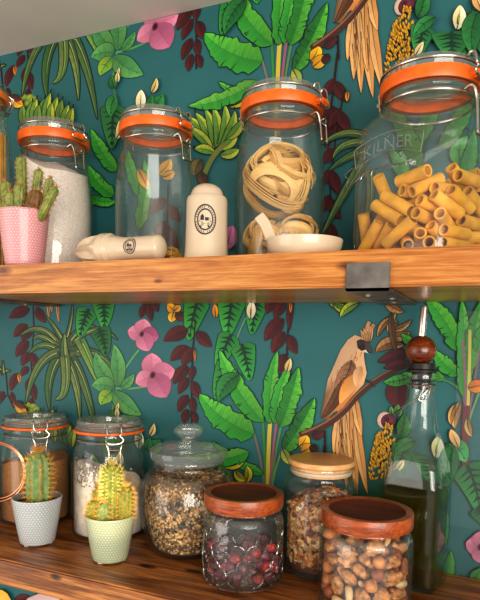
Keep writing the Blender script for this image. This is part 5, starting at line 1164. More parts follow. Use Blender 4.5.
PACK = {
 'rigatoni': [('r', -0.0366, 0.0331, 0.014, 0.452, -0.69, -0.156, -0.544), ('r', -0.0038, -0.0221, 0.014, 0.563, -0.701, -0.096, -0.427), ('r', 0.04, 0.0192, 0.0139, 0.493, 0.67, -0.227, -0.506), ('r', -0.0464, -0.0087, 0.014, 0.672, -0.698, 0.111, -0.221), ('r', 0.0363, -0.0383, 0.014, 0.628, 0.419, 0.569, -0.325), ('r', 0.031, 0.0441, 0.014, 0.454, -0.363, -0.607, 0.542), ('r', -0.0158, -0.015, 0.014, 0.096, 0.427, 0.563, -0.701), ('r', 0.0545, -0.0217, 0.014, 0.526, -0.551, -0.443, -0.473), ('r', -0.0141, 0.0146, 0.014, 0.567, 0.493, 0.507, 0.423), ('r', 0.0069, -0.0426, 0.0212, 0.191, 0.723, -0.397, 0.532), ('r', 0.0401, 0.0038, 0.014, 0.697, 0.408, -0.577, -0.119), ('r', -0.0331, -0.0133, 0.014, 0.417, -0.11, 0.699, 0.571), ('r', 0.0218, -0.038, 0.0196, 0.532, -0.371, -0.705, -0.287), ('r', 0.0295, 0.0292, 0.0176, 0.741, -0.385, 0.517, -0.188), ('r', -0.0091, -0.0141, 0.0281, 0.588, -0.735, 0.023, -0.336), ('r', 0.0547, -0.0212, 0.0279, 0.683, -0.692, -0.145, -0.182), ('r', -0.0145, 0.0332, 0.0216, 0.214, 0.283, 0.481, -0.802), ('r', -0.0204, -0.0475, 0.0258, 0.863, 0.286, 0.331, 0.254), ('r', 0.0447, 0.0112, 0.0279, 0.175, 0.531, 0.466, -0.685), ('r', -0.0515, 0.0336, 0.0217, 0.587, 0.47, 0.297, -0.589), ('r', 0.0061, -0.0557, 0.0292, 0.47, -0.079, -0.878, 0.043), ('r', 0.0027, 0.0556, 0.0231, 0.423, 0.473, -0.281, -0.72), ('r', -0.0294, -0.0212, 0.0261, 0.716, 0.543, -0.429, 0.095), ('r', 0.0404, -0.0264, 0.0248, 0.528, -0.812, 0.221, 0.116), ('r', 0.0196, 0.0453, 0.027, 0.72, 0.417, -0.545, -0.1), ('r', 0.0114, -0.0102, 0.0305, 0.782, 0.551, -0.012, -0.29), ('r', 0.0144, 0.0194, 0.0283, 0.014, 0.702, -0.131, 0.7), ('r', -0.044, 0.0283, 0.0354, 0.218, 0.153, -0.524, -0.809), ('r', 0.0197, -0.0267, 0.0306, 0.717, 0.36, -0.492, 0.338), ('r', 0.039, 0.0368, 0.0347, 0.692, -0.359, 0.601, -0.178), ('r', -0.0188, 0.0414, 0.0331, 0.349, 0.726, -0.334, -0.489), ('r', 0.0466, -0.0288, 0.0396, 0.246, -0.478, 0.616, 0.576), ('r', 0.0556, 0.008, 0.0418, 0.367, -0.372, 0.601, 0.604), ('r', -0.0449, -0.0222, 0.0356, 0.324, 0.008, 0.546, -0.773), ('r', 0.0159, -0.0069, 0.0433, 0.285, 0.455, 0.287, -0.793), ('r', 0.0252, 0.0541, 0.0396, 0.655, 0.37, 0.545, 0.369), ('r', -0.0031, -0.0368, 0.0439, 0.701, -0.38, 0.473, -0.375), ('r', 0.002, -0.0557, 0.062, 0.477, -0.405, -0.264, 0.734), ('r', -0.0321, 0.0521, 0.0381, 0.251, -0.549, 0.075, -0.794), ('r', 0.0303, -0.0399, 0.0434, 0.56, 0.494, 0.441, -0.499), ('r', 0.0428, 0.0342, 0.0488, 0.604, -0.417, -0.321, -0.598), ('r', -0.0332, -0.006, 0.0413, 0.695, 0.52, -0.005, -0.497), ('r', 0.0511, -0.0343, 0.0555, 0.261, -0.563, -0.616, -0.484), ('r', -0.038, 0.0169, 0.0453, 0.506, -0.276, -0.551, 0.604), ('r', -0.0271, -0.0217, 0.0482, 0.724, 0.507, -0.049, -0.466), ('r', 0.03, -0.0088, 0.0498, 0.446, -0.832, 0.071, -0.324), ('r', -0.021, 0.0387, 0.0478, 0.121, -0.711, 0.047, 0.691), ('r', -0.0107, -0.0556, 0.0535, 0.845, 0.121, -0.468, -0.227), ('r', 0.0101, 0.0478, 0.0496, 0.541, 0.224, -0.628, -0.513), ('r', -0.053, -0.0395, 0.0395, 0.144, -0.024, 0.207, -0.967), ('r', 0.031, 0.0286, 0.0549, 0.373, 0.858, -0.352, -0.028), ('r', -0.0415, 0.0008, 0.0523, 0.059, 0.45, 0.33, 0.828), ('r', -0.0179, 0.004, 0.0464, 0.208, 0.221, 0.83, 0.467), ('r', 0.0554, -0.0154, 0.0628, 0.623, 0.441, 0.363, -0.535), ('r', -0.0554, 0.0174, 0.0617, 0.295, -0.644, -0.638, -0.303), ('r', 0.0006, -0.0058, 0.0406, 0.667, -0.551, 0.478, 0.15), ('r', -0.0156, 0.0224, 0.0538, 0.164, -0.711, 0.346, -0.59), ('r', -0.0346, -0.0529, 0.0287, 0.536, 0.331, 0.146, 0.763), ('r', 0.0031, -0.0415, 0.0586, 0.082, 0.662, 0.047, 0.744), ('r', -0.0293, 0.0403, 0.0647, 0.04, -0.219, 0.843, 0.489), ('r', -0.0203, -0.0214, 0.061, 0.766, 0.01, -0.575, -0.287), ('r', 0.0173, -0.0045, 0.059, 0.244, -0.248, -0.517, 0.782), ('r', -0.0426, 0.0206, 0.0666, 0.825, 0.413, -0.167, 0.347), ('r', 0.0143, -0.0363, 0.0737, 0.578, 0.429, -0.548, 0.426), ('r', 0.0554, 0.0161, 0.0654, 0.431, 0.284, -0.456, 0.725), ('r', -0.0025, 0.0036, 0.0601, 0.347, 0.6, 0.511, -0.509), ('r', 0.0362, -0.0361, 0.0557, 0.588, -0.777, -0.072, -0.211), ('r', -0.0151, 0.04, 0.0635, 0.698, 0.493, 0.37, -0.363), ('r', 0.0139, 0.0142, 0.0581, 0.092, -0.377, 0.87, 0.304), ('r', 0.0347, -0.0139, 0.0634, 0.743, 0.642, -0.059, -0.18), ('r', 0.0189, 0.0476, 0.0783, 0.023, -0.224, 0.958, -0.178), ('r', -0.0077, -0.0227, 0.0714, 0.191, 0.027, -0.753, -0.629), ('r', 0.0425, 0.0468, 0.0816, 0.038, 0.797, -0.454, 0.397), ('r', 0.0118, 0.0555, 0.0615, 0.523, -0.304, 0.767, -0.215), ('r', 0.0417, -0.0238, 0.0748, 0.675, -0.629, 0.266, 0.279), ('r', -0.0242, 0.0544, 0.0891, 0.559, -0.277, 0.765, -0.161), ('r', -0.0421, 0.0378, 0.071, 0.877, 0.414, 0.177, -0.169), ('r', 0.0337, 0.0312, 0.0809, 0.337, -0.342, 0.125, 0.868), ('r', 0.0134, 0.0301, 0.0634, 0.197, 0.443, -0.619, -0.617), ('r', -0.0018, -0.0007, 0.0768, 0.614, -0.652, -0.443, -0.037), ('r', 0.0146, 0.0553, 0.1056, 0.604, 0.275, -0.705, -0.249), ('r', -0.0386, 0.0479, 0.0805, 0.631, -0.153, -0.511, 0.564), ('r', 0.0283, -0.0405, 0.0792, 0.299, 0.231, -0.814, 0.441), ('r', 0.0557, -0.0023, 0.0878, 0.646, 0.658, -0.276, 0.27), ('r', -0.0135, 0.0283, 0.0822, 0.357, -0.199, -0.793, -0.451), ('r', 0.0178, -0.0509, 0.0886, 0.489, 0.412, -0.6, -0.48), ('r', 0.0516, 0.037, 0.0882, 0.52, -0.124, -0.368, -0.761), ('r', 0.0271, 0.0029, 0.082, 0.471, -0.624, 0.413, 0.467), ('r', 0.0416, 0.0022, 0.0884, 0.362, -0.632, -0.61, -0.312), ('r', -0.0264, 0.0105, 0.0781, 0.308, -0.188, -0.38, -0.852), ('r', 0.0006, 0.0275, 0.0779, 0.035, -0.196, 0.588, -0.784), ('r', -0.0247, -0.0426, 0.0806, 0.297, -0.758, 0.535, 0.228)],
 'nuts': [('c', -0.0086, 0.0366, 0.0116, 0.779, -0.585, -0.16, 0.161), ('w', 0.0058, 0.0088, 0.0169, 0.117, 0.076, 0.677, 0.723), ('a', 0.0236, 0.0001, 0.0135, 0.654, 0.626, -0.27, -0.329), ('w', 0.0165, 0.0347, 0.0163, 0.582, 0.58, 0.371, 0.432), ('a', -0.0084, -0.0144, 0.0135, 0.523, -0.604, -0.392, 0.457), ('a', 0.0458, 0.0016, 0.0136, 0.689, 0.709, -0.132, 0.073), ('c', -0.0184, -0.0332, 0.0115, 0.765, 0.511, -0.253, -0.3), ('c', 0.0349, -0.0152, 0.0118, 0.76, 0.614, 0.113, 0.181), ('h', 0.0136, -0.0285, 0.0165, 0.088, 0.641, 0.395, -0.653), ('w', -0.0291, 0.0234, 0.0184, 0.055, -0.43, 0.654, -0.62), ('h', -0.0431, -0.0104, 0.0164, 0.199, -0.136, -0.725, -0.646), ('c', 0.0093, 0.0478, 0.0199, 0.026, -0.179, -0.132, 0.975), ('h', -0.0114, -0.0271, 0.0164, 0.638, 0.257, 0.704, 0.176), ('h', 0.0387, 0.0215, 0.0168, 0.391, -0.053, -0.395, -0.83), ('h', -0.0287, -0.0063, 0.0163, 0.604, -0.577, 0.121, 0.537), ('w', 0.037, -0.012, 0.0225, 0.466, -0.527, 0.28, -0.653), ('w', 0.0048, -0.0408, 0.0219, 0.723, 0.147, 0.64, -0.213), ('h', 0.0255, 0.015, 0.0163, 0.054, 0.522, -0.622, 0.581), ('w', -0.0165, 0.0016, 0.021, 0.257, 0.559, 0.763, 0.198), ('c', 0.0383, -0.0065, 0.0315, 0.594, -0.623, 0.14, -0.489), ('h', -0.0359, -0.0256, 0.0167, 0.179, -0.273, 0.869, -0.371), ('c', -0.0397, 0.0088, 0.0119, 0.937, 0.334, -0.102, -0.025), ('h', 0.0123, -0.0135, 0.0164, 0.293, -0.662, -0.315, 0.614), ('h', -0.0092, 0.0253, 0.0163, 0.044, -0.71, 0.424, 0.56), ('a', -0.0224, -0.0185, 0.0158, 0.227, -0.564, -0.676, 0.416), ('h', -0.0013, -0.0096, 0.0229, 0.293, -0.536, 0.091, 0.787), ('w', 0.0277, -0.0344, 0.0247, 0.241, -0.369, -0.178, -0.88), ('w', -0.0258, -0.0347, 0.0318, 0.672, 0.35, 0.604, -0.249), ('h', -0.0125, -0.0228, 0.0308, 0.314, -0.934, 0.167, -0.019), ('w', 0.0038, 0.0269, 0.0288, 0.406, 0.485, 0.553, 0.543), ('h', -0.0407, -0.0179, 0.0293, 0.334, -0.008, 0.413, 0.847), ('h', -0.0284, 0.0137, 0.0343, 0.666, -0.3, -0.292, -0.618), ('h', 0.0012, -0.0241, 0.0239, 0.72, -0.2, -0.492, 0.448), ('c', 0.032, 0.0064, 0.0177, 0.964, -0.088, 0.133, 0.213), ('c', 0.0092, -0.0336, 0.0412, 0.157, -0.134, 0.898, 0.388), ('w', -0.0141, 0.0394, 0.0282, 0.089, 0.808, 0.255, 0.524), ('h', -0.0177, 0.0225, 0.0286, 0.115, 0.432, -0.26, -0.856), ('h', 0.0198, -0.0207, 0.0278, 0.819, 0.495, 0.22, 0.189), ('h', 0.0135, -0.0039, 0.0282, 0.192, -0.245, 0.632, -0.709), ('h', -0.0428, 0.0118, 0.0276, 0.047, -0.42, -0.794, -0.437), ('h', 0.0223, -0.0382, 0.0527, 0.408, 0.682, 0.312, 0.52), ('h', 0.0156, -0.0417, 0.0397, 0.874, 0.165, -0.279, -0.362), ('h', 0.0269, -0.008, 0.0336, 0.308, -0.767, -0.339, -0.449), ('h', -0.0103, 0.0105, 0.0338, 0.97, 0.123, -0.13, -0.165), ('w', 0.0347, -0.0225, 0.0448, 0.026, -0.671, -0.471, 0.573), ('w', 0.0156, -0.0123, 0.0484, 0.451, 0.806, 0.284, 0.259), ('h', 0.006, -0.0145, 0.0349, 0.584, -0.118, -0.723, -0.349), ('c', -0.0115, -0.0381, 0.0221, 0.495, 0.406, -0.251, 0.726), ('c', -0.0124, 0.0237, 0.0381, 0.717, -0.441, -0.317, 0.437), ('c', -0.0049, 0.0039, 0.0283, 0.408, -0.391, 0.341, -0.752), ('h', 0.0189, 0.0119, 0.0292, 0.078, 0.312, -0.657, 0.682), ('h', -0.0254, -0.0156, 0.0276, 0.434, 0.84, 0.175, -0.276), ('a', 0.0297, 0.0279, 0.0245, 0.665, 0.651, -0.198, -0.308), ('h', 0.0393, 0.02, 0.032, 0.466, 0.231, -0.806, 0.281), ('w', 0.0299, 0.0253, 0.0493, 0.812, -0.462, -0.161, 0.318), ('w', -0.0341, 0.0281, 0.0416, 0.417, -0.494, -0.164, -0.745), ('h', -0.0143, 0.0418, 0.0478, 0.067, 0.847, -0.308, 0.427), ('w', -0.0122, -0.0383, 0.0452, 0.311, -0.795, 0.459, -0.245), ('w', -0.0028, 0.0237, 0.0452, 0.139, -0.255, -0.634, -0.717), ('h', -0.0439, -0.0031, 0.0297, 0.372, -0.385, 0.501, -0.68), ('h', 0.0126, 0.0043, 0.0407, 0.228, 0.483, 0.764, 0.362), ('w', -0.0095, -0.0073, 0.0425, 0.715, -0.621, 0.091, -0.308), ('h', 0.0275, 0.0044, 0.0419, 0.508, -0.5, -0.592, -0.375), ('w', 0.0231, 0.0314, 0.0372, 0.572, 0.745, 0.298, 0.17), ('w', -0.0393, 0.0144, 0.0614, 0.647, 0.575, -0.485, 0.123), ('c', 0.0045, 0.0396, 0.0359, 0.125, -0.121, -0.364, -0.915), ('c', 0.0161, 0.0457, 0.0479, 0.165, 0.191, -0.171, 0.952), ('h', -0.02, 0.0098, 0.0459, 0.373, 0.893, 0.229, 0.1), ('c', 0.0234, 0.0079, 0.0529, 0.2, 0.283, -0.441, -0.828), ('c', 0.0051, 0.0199, 0.0511, 0.41, -0.562, 0.629, -0.347), ('a', 0.012, 0.0362, 0.0496, 0.436, -0.588, -0.352, 0.584), ('w', -0.0011, -0.032, 0.053, 0.546, -0.601, -0.072, 0.58), ('h', -0.0395, -0.0201, 0.0441, 0.005, 0.869, 0.392, 0.303), ('w', -0.0199, 0.035, 0.0624, 0.523, -0.167, 0.81, -0.206), ('w', -0.0391, 0.0009, 0.044, 0.04, 0.052, -0.741, 0.668), ('w', 0.0319, -0.0201, 0.0624, 0.122, 0.241, 0.471, -0.84), ('w', -0.0056, 0.0043, 0.0577, 0.262, 0.317, -0.677, -0.61), ('a', -0.0253, -0.02, 0.039, 0.521, 0.677, 0.119, 0.507), ('w', -0.029, -0.0245, 0.0573, 0.772, 0.578, 0.244, 0.108), ('h', 0.0358, -0.0023, 0.0667, 0.187, -0.264, -0.58, -0.748), ('w', 0.0066, -0.0265, 0.0641, 0.612, -0.663, -0.009, 0.432), ('w', 0.0071, 0.0246, 0.0626, 0.319, -0.425, 0.464, -0.709), ('a', 0.0261, 0.0003, 0.0587, 0.465, -0.427, -0.497, -0.596), ('h', 0.0226, -0.0095, 0.0695, 0.343, 0.255, 0.11, -0.897), ('h', -0.0236, -0.0052, 0.0516, 0.142, -0.855, 0.46, 0.192), ('w', 0.026, 0.0355, 0.0724, 0.277, -0.057, -0.036, 0.959), ('h', 0.0225, -0.0381, 0.0676, 0.157, 0.031, 0.691, 0.705), ('a', 0.0466, -0.0067, 0.0561, 0.252, 0.808, 0.517, -0.131), ('w', -0.0137, -0.0396, 0.07, 0.256, 0.047, 0.25, 0.933), ('w', 0.002, 0.044, 0.0754, 0.807, -0.031, 0.586, -0.065), ('h', -0.0013, 0.044, 0.0557, 0.575, 0.589, -0.565, -0.056), ('c', -0.0176, -0.0119, 0.0573, 0.333, 0.672, 0.09, 0.656), ('w', 0.0402, 0.0045, 0.0493, 0.734, -0.516, 0.193, 0.397), ('w', -0.0333, -0.0194, 0.0724, 0.761, 0.587, 0.01, 0.274), ('w', 0.0348, 0.0158, 0.0688, 0.452, -0.879, -0.147, 0.021), ('c', 0.0069, 0.0334, 0.0761, 0.934, 0.131, 0.257, -0.211), ('h', -0.0415, -0.0143, 0.0839, 0.454, 0.047, -0.874, -0.168), ('w', -0.0103, 0.029, 0.0797, 0.541, -0.019, 0.793, -0.279), ('h', -0.0419, -0.0069, 0.0576, 0.001, -0.583, -0.024, -0.812), ('a', -0.024, 0.0196, 0.0523, 0.009, 0.501, 0.301, -0.811), ('h', 0.0152, 0.003, 0.0653, 0.498, 0.053, 0.081, -0.862), ('c', 0.0059, -0.0153, 0.071, 0.149, -0.075, -0.842, -0.513), ('h', -0.0258, 0.0009, 0.0649, 0.438, 0.093, -0.787, -0.424), ('h', -0.0205, 0.0191, 0.0651, 0.704, 0.065, -0.528, 0.471), ('h', -0.0139, -0.0218, 0.0682, 0.264, -0.017, 0.964, -0.022), ('w', -0.0386, 0.0045, 0.0805, 0.425, -0.553, 0.686, -0.207), ('w', -0.0159, 0.0118, 0.0833, 0.171, -0.234, 0.865, -0.409), ('c', -0.0069, 0.0038, 0.0676, 0.049, 0.028, -0.65, -0.758), ('w', -0.01, -0.0087, 0.0807, 0.432, -0.584, -0.031, -0.687), ('c', 0.0204, 0.0082, 0.0725, 0.769, -0.352, -0.102, -0.524), ('w', 0.0131, 0.0001, 0.0822, 0.769, -0.381, 0.117, -0.499), ('w', 0.0163, -0.0359, 0.084, 0.501, -0.158, 0.122, -0.842)],
 'berries': [('b', -0.0014, 0.0425, 0.0151, 0.904, -0.421, -0.032, 0.066), ('b', 0.0123, 0.0161, 0.0154, 0.16, -0.298, 0.757, 0.558), ('b', 0.0271, -0.0098, 0.0151, 0.189, 0.536, 0.793, 0.221), ('b', 0.0335, 0.0258, 0.0169, 0.428, -0.639, -0.49, -0.411), ('b', -0.0371, -0.0163, 0.0158, 0.347, -0.901, -0.238, 0.105), ('b', 0.0408, 0.0136, 0.0153, 0.498, -0.122, -0.36, 0.779), ('b', 0.0112, -0.0417, 0.0161, 0.699, -0.178, 0.566, 0.4), ('b', 0.0344, -0.026, 0.0149, 0.749, 0.494, 0.057, 0.439), ('b', -0.0173, 0.0399, 0.0161, 0.105, 0.987, 0.112, 0.046), ('b', -0.0156, 0.0266, 0.0148, 0.023, -0.153, -0.536, -0.83), ('b', -0.031, -0.0291, 0.0154, 0.297, 0.85, -0.275, -0.337), ('b', 0.0217, 0.028, 0.015, 0.134, 0.443, -0.843, -0.272), ('b', 0.0148, -0.0222, 0.0151, 0.645, -0.297, 0.3, -0.637), ('b', 0.0265, 0.0137, 0.0151, 0.796, -0.373, 0.197, -0.434), ('b', -0.0402, 0.0134, 0.0153, 0.204, 0.619, -0.655, -0.383), ('b', 0.019, 0.0033, 0.0149, 0.232, 0.314, 0.384, 0.837), ('b', 0.0221, -0.0355, 0.0152, 0.327, 0.635, 0.67, 0.2), ('b', 0.0161, 0.0403, 0.0161, 0.01, -0.585, 0.132, 0.8), ('b', -0.0086, -0.0283, 0.0157, 0.174, -0.43, 0.838, -0.29), ('b', 0.0413, -0.0129, 0.0152, 0.114, 0.462, -0.823, -0.309), ('b', -0.017, -0.0398, 0.0155, 0.298, 0.202, 0.889, 0.283), ('b', -0.043, -0.0055, 0.0167, 0.364, -0.724, -0.41, -0.419), ('b', 0.0251, -0.0246, 0.0233, 0.407, 0.386, -0.676, -0.477), ('b', -0.0085, -0.0105, 0.0151, 0.331, -0.189, 0.413, -0.827), ('b', -0.0243, -0.0344, 0.0242, 0.597, 0.789, 0.066, 0.126), ('b', -0.0013, 0.0069, 0.0161, 0.801, 0.085, 0.589, 0.057), ('b', 0.0375, 0.0013, 0.0166, 0.057, 0.121, -0.057, 0.989), ('b', -0.0037, -0.0417, 0.0149, 0.681, 0.232, -0.437, -0.54), ('b', -0.0114, 0.0143, 0.0157, 0.327, -0.904, -0.263, 0.078), ('b', 0.0054, 0.0306, 0.0147, 0.15, -0.018, -0.634, -0.758), ('b', -0.0193, -0.0221, 0.0156, 0.831, 0.445, -0.203, 0.266), ('b', -0.0314, 0.0011, 0.0167, 0.151, 0.738, -0.372, 0.542), ('b', 0.0034, -0.0154, 0.0151, 0.272, 0.854, 0.406, 0.176), ('b', 0.0063, 0.0399, 0.0246, 0.455, 0.513, -0.576, -0.444), ('b', 0.0045, -0.0307, 0.0166, 0.672, -0.297, 0.381, 0.562), ('b', -0.0073, 0.0324, 0.0228, 0.744, -0.544, 0.239, 0.306), ('b', -0.0267, 0.0137, 0.0154, 0.511, -0.228, 0.524, -0.642), ('b', 0.04, -0.0163, 0.028, 0.237, -0.805, -0.518, 0.168), ('b', -0.0176, 0.0014, 0.0149, 0.868, 0.444, -0.218, -0.037), ('b', -0.0301, 0.0294, 0.0148, 0.308, 0.383, 0.493, 0.718), ('b', 0.0166, -0.0387, 0.029, 0.115, 0.421, -0.161, 0.885), ('b', 0.0026, -0.0421, 0.0285, 0.067, 0.782, 0.146, 0.602), ('b', 0.0413, 0.007, 0.0263, 0.473, 0.503, 0.651, 0.315), ('b', -0.0231, -0.0107, 0.0164, 0.323, 0.157, -0.931, -0.064), ('b', -0.0235, 0.0336, 0.0265, 0.889, -0.112, -0.042, -0.441), ('b', 0.032, -0.0062, 0.0272, 0.442, -0.724, -0.516, -0.119), ('b', 0.0079, -0.0028, 0.017, 0.137, -0.082, 0.09, 0.983), ('b', -0.0077, -0.0354, 0.0262, 0.015, -0.958, -0.286, -0.017), ('b', -0.0355, 0.0245, 0.0259, 0.204, -0.334, 0.89, -0.234), ('b', -0.0183, 0.0212, 0.0259, 0.062, 0.009, -0.385, -0.921), ('b', 0.0364, 0.0219, 0.0301, 0.22, 0.377, 0.814, 0.383), ('b', -0.0295, -0.03, 0.0345, 0.798, -0.576, -0.08, -0.158), ('b', 0.0325, -0.028, 0.0338, 0.792, 0.525, 0.026, 0.31), ('b', -0.026, -0.0197, 0.0267, 0.833, -0.261, 0.098, -0.477), ('b', -0.0064, -0.0021, 0.0255, 0.181, 0.2, 0.703, -0.658), ('b', -0.0381, -0.0203, 0.0279, 0.431, 0.358, 0.187, 0.807), ('b', -0.0432, 0.005, 0.0259, 0.589, 0.561, 0.533, -0.233), ('b', -0.0028, -0.0214, 0.0252, 0.566, 0.622, -0.42, -0.341), ('b', 0.0003, 0.0188, 0.0214, 0.453, 0.3, 0.778, -0.316), ('b', 0.0182, -0.0122, 0.0249, 0.595, 0.601, -0.522, 0.111), ('b', 0.0232, 0.019, 0.0273, 0.009, -0.58, 0.255, 0.773), ('b', 0.0096, 0.0086, 0.0261, 0.492, -0.093, 0.838, -0.219), ('b', 0.0251, 0.0041, 0.0259, 0.393, -0.174, -0.525, -0.735), ('b', 0.0111, -0.0263, 0.0266, 0.024, 0.58, 0.61, 0.539), ('b', -0.0142, -0.0134, 0.0279, 0.556, 0.393, 0.054, -0.731), ('b', 0.0056, -0.0103, 0.0287, 0.761, 0.005, -0.069, -0.645), ('b', 0.0266, 0.0325, 0.0268, 0.533, -0.44, -0.294, 0.66), ('b', -0.0187, 0.0085, 0.0268, 0.94, 0.055, 0.212, -0.261), ('b', 0.0375, -0.016, 0.0409, 0.808, -0.181, 0.484, 0.284), ('b', -0.0043, 0.0415, 0.0317, 0.534, 0.475, 0.425, 0.555), ('b', -0.0368, -0.0059, 0.0303, 0.703, 0.16, -0.338, 0.605), ('b', 0.0085, -0.0423, 0.0413, 0.878, 0.427, 0.209, -0.052), ('b', 0.0141, 0.0231, 0.0367, 0.784, 0.615, -0.066, 0.048), ('b', -0.0064, 0.0134, 0.0295, 0.411, 0.139, 0.219, 0.874), ('b', -0.0325, 0.0123, 0.0269, 0.54, 0.659, 0.138, -0.505), ('b', 0.0415, -0.002, 0.0371, 0.825, 0.563, -0.048, -0.016), ('b', -0.0298, 0.0315, 0.0377, 0.084, 0.957, 0.179, 0.214), ('b', -0.0232, -0.0028, 0.0273, 0.305, 0.151, -0.277, 0.899), ('b', -0.0372, 0.0193, 0.0387, 0.81, 0.208, -0.452, -0.311), ('b', 0.0266, -0.0164, 0.0347, 0.798, -0.197, -0.008, 0.569), ('b', -0.0142, -0.0266, 0.0331, 0.149, -0.246, 0.664, -0.691), ('b', -0.0127, 0.0005, 0.0351, 0.054, -0.036, 0.667, 0.742), ('b', 0.0123, 0.0273, 0.0257, 0.886, -0.407, -0.022, 0.219), ('b', 0.0016, 0.0042, 0.0353, 0.551, 0.631, -0.121, -0.532), ('b', -0.027, -0.0102, 0.0381, 0.039, -0.934, 0.347, 0.075), ('b', -0.0161, 0.0387, 0.0354, 0.854, -0.122, -0.275, -0.425), ('b', 0.0272, -0.0035, 0.0427, 0.06, -0.197, 0.815, -0.541), ('b', 0.0173, -0.029, 0.0375, 0.435, 0.474, -0.634, -0.429), ('b', -0.0148, -0.0408, 0.0378, 0.375, 0.178, 0.871, 0.261), ('b', 0.0192, 0.0387, 0.0353, 0.306, -0.332, 0.5, 0.739), ('b', -0.0014, -0.032, 0.0384, 0.154, 0.134, -0.253, 0.946), ('b', 0.0031, -0.0206, 0.0375, 0.121, 0.679, 0.201, 0.695), ('b', 0.0417, 0.0107, 0.0397, 0.605, -0.066, 0.597, 0.523), ('b', 0.0156, -0.0033, 0.0345, 0.502, -0.745, 0.295, -0.325), ('b', -0.0043, 0.0336, 0.0433, 0.198, -0.518, -0.827, 0.091), ('b', 0.0286, -0.0255, 0.0462, 0.586, 0.716, -0.282, 0.254), ('b', -0.0212, -0.0211, 0.0436, 0.096, 0.907, 0.184, 0.367), ('b', 0.0064, 0.0417, 0.039, 0.574, -0.098, -0.469, -0.664), ('b', -0.039, -0.0147, 0.0415, 0.019, 0.894, 0.011, 0.448), ('b', -0.0411, 0.0075, 0.0404, 0.556, 0, -0.791, 0.253), ('b', 0.0146, 0.0318, 0.0454, 0.031, 0.123, 0.02, 0.992), ('b', 0.0426, -0.0073, 0.0499, 0.743, 0.107, 0.526, 0.4), ('b', -0.0272, 0.0063, 0.0376, 0.454, 0.432, -0.352, -0.695), ('b', 0.0283, 0.0115, 0.0376, 0.276, -0.802, -0.521, -0.093), ('b', -0.0051, -0.0105, 0.0384, 0.353, 0.241, -0.826, 0.367), ('b', -0.0012, 0.0259, 0.033, 0.248, 0.241, 0.897, 0.277), ('b', 0.0089, -0.0034, 0.0448, 0.762, -0.611, -0.212, 0.037), ('b', -0.0141, 0.0248, 0.0391, 0.117, 0.705, -0.477, -0.512), ('b', 0.0161, -0.0158, 0.0422, 0.749, 0.3, -0.569, 0.16), ('b', 0.0143, 0.0092, 0.0394, 0.083, -0.158, -0.919, -0.353)],
}
# ------------------------------------------------------------------ loose pieces, resting where they fell (settled positions inside each jar)
from mathutils import Quaternion
def scatter(name, mesh, rows, base, rz, label, cat, group, sc=1.0):
    for i, (k_, x, y, z, qw, qx, qy, qz) in enumerate(rows):
        o = bpy.data.objects.new(name, mesh[i % len(mesh)]); COL.objects.link(o)
        M = Matrix.Translation(base) @ Matrix.Rotation(rz, 4, 'Z') @ Matrix.Translation((x, y, z)) @ Quaternion((qw, qx, qy, qz)).to_matrix().to_4x4() @ Matrix.Scale(sc, 4)
        o.matrix_world = M
        tag(o, label, cat, group)
M_RIG = simple('dry_rigatoni', (238, 174, 56), .5, 0, .10, 60, .15, sss=.25)
scatter('rigatoni_tube', [rig_mesh(M_RIG)], PACK['rigatoni'], cQ, QROT, 'ridged golden rigatoni tube heaped in the big square clip-top jar', 'pasta', 'rigatoni in the square jar', .985)
M_HAZ = simple('hazelnut_skin', (154, 80, 40), .5, 0, .2, 90, .2); M_HAZ2 = simple('hazelnut_pale', (206, 134, 76), .5, 0, .2, 90, .2)
M_WAL = simple('walnut_kernel', (190, 132, 80), .6, 0, .3, 130, .4); M_CAS = simple('cashew_kernel', (234, 200, 148), .5, 0, .08, 60); M_ALM = simple('almond_skin', (150, 88, 50), .6, 0, .25, 120, .4)
nk = lambda c: [r for r in PACK['nuts'] if r[0] == c]
NG = 'mixed nuts in the front right jar'
scatter('hazelnut', [lump('hazelnut', M_HAZ, (.0074, .0074, .0078), 1, .03), lump('hazelnut', M_HAZ2, (.0074, .0074, .0078), 2, .04)], nk('h'), cN, 0, 'round brown hazelnut among the mixed nuts in the front right jar', 'nut', NG, .97)
scatter('walnut_half', [walnut_mesh(M_WAL, .0125, q) for q in (3, 4, 5)], nk('w'), cN, 0, 'crinkled tan walnut half among the mixed nuts in the front right jar', 'nut', NG, .95)
scatter('cashew', [cashew_mesh(M_CAS, .0085)], nk('c'), cN, 0, 'curved cream cashew among the mixed nuts in the front right jar', 'nut', NG, .96)
scatter('almond', [lump('almond', M_ALM, (.0058, .0044, .0105), 2, .03)], nk('a'), cN, 0, 'pointed brown almond among the mixed nuts in the front right jar', 'nut', NG, .97)
MB_ = [simple('berry_dark', (92, 26, 40), .4, 0, .3, 200, .6, coat=.2), simple('berry_red', (160, 40, 50), .4, 0, .3, 200, .6, coat=.2), simple('berry_purple', (112, 40, 66), .45, 0, .3, 200, .6, coat=.2), simple('berry_bright', (206, 62, 60), .4, 0, .3, 200, .6)]
scatter('dried_berry', [lump('dried_berry', MB_[q], (.0078, .0062, .0070), 10+i, .16) for i, q in enumerate((0, 2, 1, 0, 2, 3, 0, 1))], PACK['berries'], cR, 0, 'wrinkled dark red dried berry in the quilted wooden-lidded jar', 'berry', 'dried berries in the quilted jar', .93)
